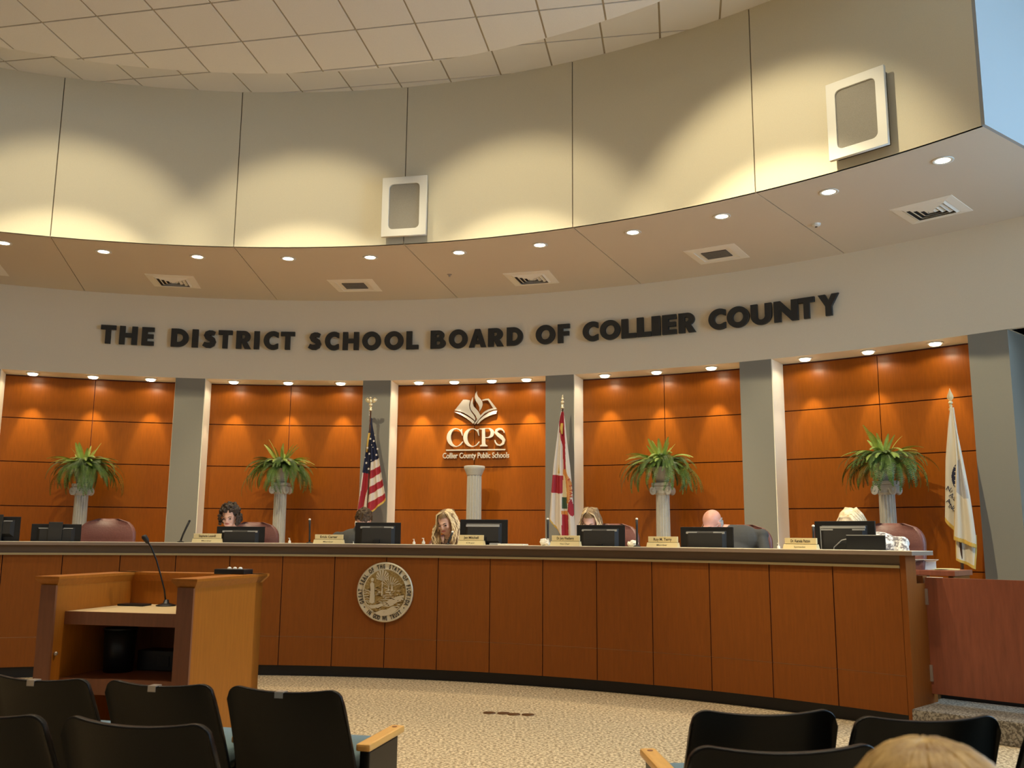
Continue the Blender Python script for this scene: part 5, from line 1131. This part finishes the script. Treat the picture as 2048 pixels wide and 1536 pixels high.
def hair_bob(t, Mh, H, sh):
    me = hcap(Mh, 0.050, th=0.010, nz=0.003); link('hair', me, M_blondp, t, smooth=True)
    rn = random.Random(9); b = B()
    for i in range(130):
        s = rn.choice((-1, 1)); a = rn.uniform(-.05, .10); z0 = .117 - abs(a) * .25
        b.tube([Mh @ Vector((0.025, a, z0)), Mh @ Vector((s * .05 + .01, a - .01, .112)), Mh @ Vector((s * rn.uniform(.085, .1), a - .005, .04)), Mh @ Vector((s * rn.uniform(.09, .105), a, -.03)), Mh @ Vector((s * rn.uniform(.07, .095), a, -.075))], [.003, .004, .0045, .004, .001], 6)
    b.obj('hair_strands', M_blondp, t, smooth=True)['kind'] = 'stuff'
def hair_none(t, Mh, H, sh):
    b = B(); rn = random.Random(5)
    for s in (-1, 1):
        for k in range(16): z = rn.uniform(-.045, .02); y = rn.uniform(.02, .09); b.ell((s * (0.080 - (y - .02) * .45), y, z), (.006, .014, .010), Mh, 8, 6)
    b.obj('hair', M_msilver, t, smooth=True)
HAIRS = {'curly': hair_curly, 'short': hair_short, 'long': hair_long(M_blond, 0.30, 0.014, 3, 0.012, 0.16), 'long2': hair_long(M_dkbl, 0.26, 0.006, 8, -0.01), 'bob': hair_bob, 'bald': hair_none}
RP = 8.62
person('woman with dark curly hair and black top seated behind a monitor', 467, 1010, RP, 0.30, -0.05, 0.0, 'curly', M_dkcl, hs=1.0)
t, Mh, sz, ch_ = person('man with short brown hair in grey suit, head bowed behind a monitor', 738, 1019, RP, 0.95, 0.25, 0.12, 'short', M_suit, hs=1.0, shx=-0.15, drop=0.13)
t, Mh, sz, ch_ = person('woman with long wavy blonde hair and patterned blouse, looking down', 905, 1020, RP - 0.1, 0.36, -0.12, -0.10, 'long', M_pblouse, hs=1.06, drop=0.22)
person('woman with straight light brown hair looking down behind a monitor', 1196, 1017, RP, 0.55, 0.1, 0.05, 'long2', M_dkcl, hs=1.0)
t, Mh, sz, ch_ = person('bald man with glasses in grey suit, head bowed, beside a monitor', 1443, 1019, RP, 0.56, -0.30, 0.08, 'bald', M_suit, M_skinp, hs=1.05, shx=0.23, drop=0.06)
gl = B()
for s in (-1, 1):
    gl.tube([Mh @ Vector((s * .033 + .020 * cos(q), -0.106, -0.004 + .015 * sin(q))) for q in [k * PI / 6 for k in range(13)]], 0.0016, 6); gl.tube([Mh @ Vector((s * .053, -0.104, 0.0)), Mh @ Vector((s * .082, -.02, 0.002)), Mh @ Vector((s * .084, .02, -0.003))], 0.002, 6)
gl.tube([Mh @ Vector((-.013, -.107, 0)), Mh @ Vector((.013, -.107, 0))], 0.0018, 6); gl.obj('glasses', M_metal, t)
person('woman with short platinum hair and white printed top behind the large monitor', 1724, 1019, RP - 0.05, 0.62, -0.1, 0.0, 'bob', M_blouse, hs=1.0, shx=0.17, drop=0.11)

# ================================================================== AUDITORIUM SEATS
def seat_proto():
    t = thing('auditorium_chair', '', 'chair', (0, 0, 0), 0, 'black auditorium chairs facing the dais')
    nu, nv = 56, 14; vs = []; wt, wbm, zb, zt = 0.258, 0.278, 0.30, 0.775
    for face in (0, 1):
        for j in range(nv + 1):
            v = j / nv
            for i in range(nu + 1):
                s = i / nu * 2 - 1; hw = wbm + (wt - wbm) * v; ztop = zt - 0.022 * (1 - s * s) + 0.0
                r = 0.065; ed = (1 - abs(s)) * hw
                if ed < r: ztop -= r - math.sqrt(max(0, r * r - (r - ed) ** 2))
                z = zb + (ztop - zb) * v; y = -0.16 * v ** 1.3 - 0.035 * (1 - s * s) + (0.0 if face == 0 else 0.024 + .006 * (1 - abs(s)))
                vs.append((s * hw, y, z))
    N1 = (nu + 1) * (nv + 1); fs = []
    for face in (0, 1):
        for j in range(nv):
            for i in range(nu): o_ = face * N1; fs.append((o_ + j * (nu + 1) + i, o_ + j * (nu + 1) + i + 1, o_ + (j + 1) * (nu + 1) + i + 1, o_ + (j + 1) * (nu + 1) + i))
    for j in range(nv):
        for i in (0, nu): fs.append((j * (nu + 1) + i, (j + 1) * (nu + 1) + i, N1 + (j + 1) * (nu + 1) + i, N1 + j * (nu + 1) + i))
    for i in range(nu):
        for j in (0, nv): fs.append((j * (nu + 1) + i, j * (nu + 1) + i + 1, N1 + j * (nu + 1) + i + 1, N1 + j * (nu + 1) + i))
    o = B().add(vs, fs).obj('back_shell', M_seat, t); smooth_auto(o, 1.0); md = o.modifiers.new('b', 'BEVEL'); md.width = 0.006; md.segments = 3; md.limit_method = 'ANGLE'; md.angle_limit = 0.7
    c = B(); c.box(-0.16, 0.16, 0.0, 0.045, 0.42, 0.69, Matrix.Translation((0, 0.080, 0)) @ Matrix.Rotation(0.20, 4, 'X'), 0.018); c.obj('back_cushion', M_teal, t, smooth=True)
    c = B(); c.box(-0.225, 0.225, 0.02, 0.48, 0.37, 0.47, ch=0.04); c.obj('seat_cushion', M_teal, t, smooth=True)
    c = B(); c.box(-0.21, 0.21, 0.04, 0.45, 0.335, 0.375, ch=0.01); c.obj('seat_pan', M_seat, t)
    return t
def arm(t, x, sx=1):
    B().box(x - 0.032, x + 0.032, 0.0, 0.42, 0.500, 0.530, ch=0.010).obj('armrest', M_arm, t, smooth=False)
    b = B(); b.box(x - 0.022, x + 0.022, 0.02, 0.36, 0.02, 0.500, ch=0.008); b.obj('side_panel', M_seat, t)
    B().box(x - 0.03, x + 0.03, 0.0, 0.40, 0.0, 0.02).obj('foot', M_black, t)
    B().lathe([(0.0, 0.0), (0.012, 0.0), (0.012, 0.0015), (0, 0.0015)], 12, Matrix.Translation((x, 0.37, 0.5298))).obj('arm_plug', M_lectd, t)
SP = seat_proto(); used = [False]
def seat(px, ytop, ztop, yaw, label, arms=(1,), tagx=None):
    P = on_z(px, ytop, ztop); loc = Vector((P.x, P.y + 0.14, ztop - 0.755)); loc.z = 0.0
    if not used[0]: t = SP; used[0] = True; t.location = loc; t.rotation_euler = (0, 0, yaw); t['label'] = label
    else: t = dup0(loc, yaw, label)
    t.scale = (1, 1, ztop / 0.755)
    for s in arms: arm(t, s * 0.285)
    if tagx is not None:
        b = B(); b.box(-0.018, 0.018, -0.204, -0.162, 0.752, 0.7565); b.box(-0.018, 0.018, -0.206, -0.2035, 0.732, 0.7565); b.obj('tag_clip', M_metal, t)
    return t
BASEK = [c for c in SP.children] if False else None
def dup0(loc, yaw, label):
    r = SP.copy(); COL.objects.link(r); r.location = loc; r.rotation_euler = (0, 0, yaw); r['label'] = label
    for ch in [c for c in BK]: c = ch.copy(); COL.objects.link(c); c.parent = r
    return r
bpy.context.view_layer.update(); BK = list(SP.children)
YL = -0.235; YR = 0.07
seat(588, 1380, 0.755, YL, 'black chair with metal tag at the aisle end of the left front row', (1, -1), 1)
seat(337, 1368, 0.755, YL, 'black chair with metal tag, second from the aisle in the left front row', (), 1)
seat(97, 1357, 0.755, YL, 'black chair with metal tag, third from the aisle in the left front row', (), 1)
seat(-150, 1346, 0.755, YL, 'black chair past the left edge in the left front row', ())
seat(300, 1446, 0.825, YL - .02, 'large black chair at the aisle end of the left second row', (1,))
seat(-18, 1428, 0.825, YL - .02, 'black chair cut by the left edge in the second row', ())
seat(1520, 1424, 0.79, YR, 'black chair at the aisle end of the right front row', (-1,))
seat(1842, 1436, 0.79, YR + .02, 'black chair second from the aisle in the right front row, behind the blurred head', (1,))
seat(2186, 1458, 0.79, YR + .03, 'black chair cut by the right edge in the right front row', (1,))
seat(1556, 1496, 0.85, YR + .02, 'black chair at the aisle end of the right second row', ())
# ================================================================== FLOOR BITS
for px, lb in ((993, 'left'), (1042, 'right')):
    P = on_z(px, 1427 if px < 1000 else 1430, 0.0); t = thing('floor_outlet', '%s one of two small round-cornered brown floor covers on the carpet' % lb, 'floor outlet', P, -0.1)
    for s in (-1, 1): B().lathe([(0, 0.0), (0.050, 0.0), (0.048, 0.008), (0, 0.009)], 24, Matrix.Translation((s * 0.056, 0, 0)) @ Matrix.Scale(0.8, 4, (0, 1, 0))).obj('cover', M_floorbox, t)
# ================================================================== FOREGROUND HEAD
Hp = on_plane(1862, 1474, Vector((0, 1.22, 0)), Vector((0, 1, 0)))
def hair_fg(t, Mh, H, sh):
    rn = random.Random(2); b = B(); b.ell((0, 0.03, 0.035), (0.092, 0.112, 0.104), Mh, 24, 16); b.ell((0.0, 0.05, -0.06), (0.088, 0.08, 0.12), Mh, 20, 12)
    me = remesh(b, 0.007, 2, lambda co, n: co + n * noise.noise(co * 40) * 0.004); link('hair', me, M_fgh, t, smooth=True)
    b = B()
    for i in range(240):
        a = rn.uniform(-PI, PI); e = rn.uniform(0.0, 1.0); pts = []
        for k in range(9):
            u = k / 8; th = u * (1.7 + .3 * e); r = Vector((0.095 * sin(th) * cos(a), 0.116 * sin(th) * sin(a) + .03, 0.107 * cos(th) + .036)); 
            if th > 1.5: r.z = 0.036 - (th - 1.5) * .25
            pts.append(Mh @ (r + Vector((0, 0, rn.uniform(-.002, .002)))))
        b.tube(pts, [.002, .004, .005, .005, .005, .005, .004, .003, .001], 6)
    b.obj('hair_strands', M_fgh, t, smooth=True)['kind'] = 'stuff'
HAIRS['fg'] = hair_fg
person('person with sandy blond hair seen from behind, blurred in the right foreground', 0, 0, 0, 0.05, 0.0, 0.06, 'fg', M_denim, loc=Vector((Hp.x, 1.10, -0.34)), rz=PI + 0.0, crown=Hp.z + 0.315, lean=0.05, floor=0.0, hs=1.12, seat_z=0.42)

# ================================================================== SUB-PARTS: pieces that sit on a part hang under that part
SUBP = {'eye': 'body', 'eyebrow': 'body', 'mouth': 'body', 'glasses': 'body', 'shirt_collar': 'body', 'hair_strands': 'hair', 'silver_bar': 'back_shell', 'edge_bar': 'back_shell', 'arm_plug': 'armrest', 'tag_clip': 'back_shell',
        'dot': 'rim', 'soil': 'pot', 'front_slot': 'body', 'label_plate': 'body', 'tip': 'stem', 'lid_edge': 'lid', 'lid_flap': 'body', 'sensor': 'housing', 'pump_head': 'collar', 'hinge': 'gate_leaf', 'shelf_edge': 'reading_shelf', 'lower_rail': 'lower_shelf', 'screen': 'screen_panel', 'star': 'flag_cloth', 'flag_letter': 'flag_cloth', 'lens': 'trim_ring'}
base = lambda o: o.name.rsplit('.', 1)[0] if o.name[-3:].isdigit() and '.' in o.name else o.name
fam = {}
for o in COL.objects:
    if o.parent and o.parent.parent is None: fam.setdefault(o.parent, []).append(o)
for top, ch in fam.items():
    byn = {}
    for c in ch: byn.setdefault(base(c), []).append(c)
    for c in ch:
        b_ = base(c)
        if b_ == 'lettering':
            c['kind'] = 'stuff'
            tgt = byn.get('rim') or (['upper_plate', 'lower_plate'] and byn.get('upper_plate' if byn['lettering'].index(c) == 0 else 'lower_plate'))
        elif b_ in SUBP: tgt = byn.get(SUBP[b_])
        else: continue
        if tgt and tgt[0] is not c: c.parent = tgt[0]
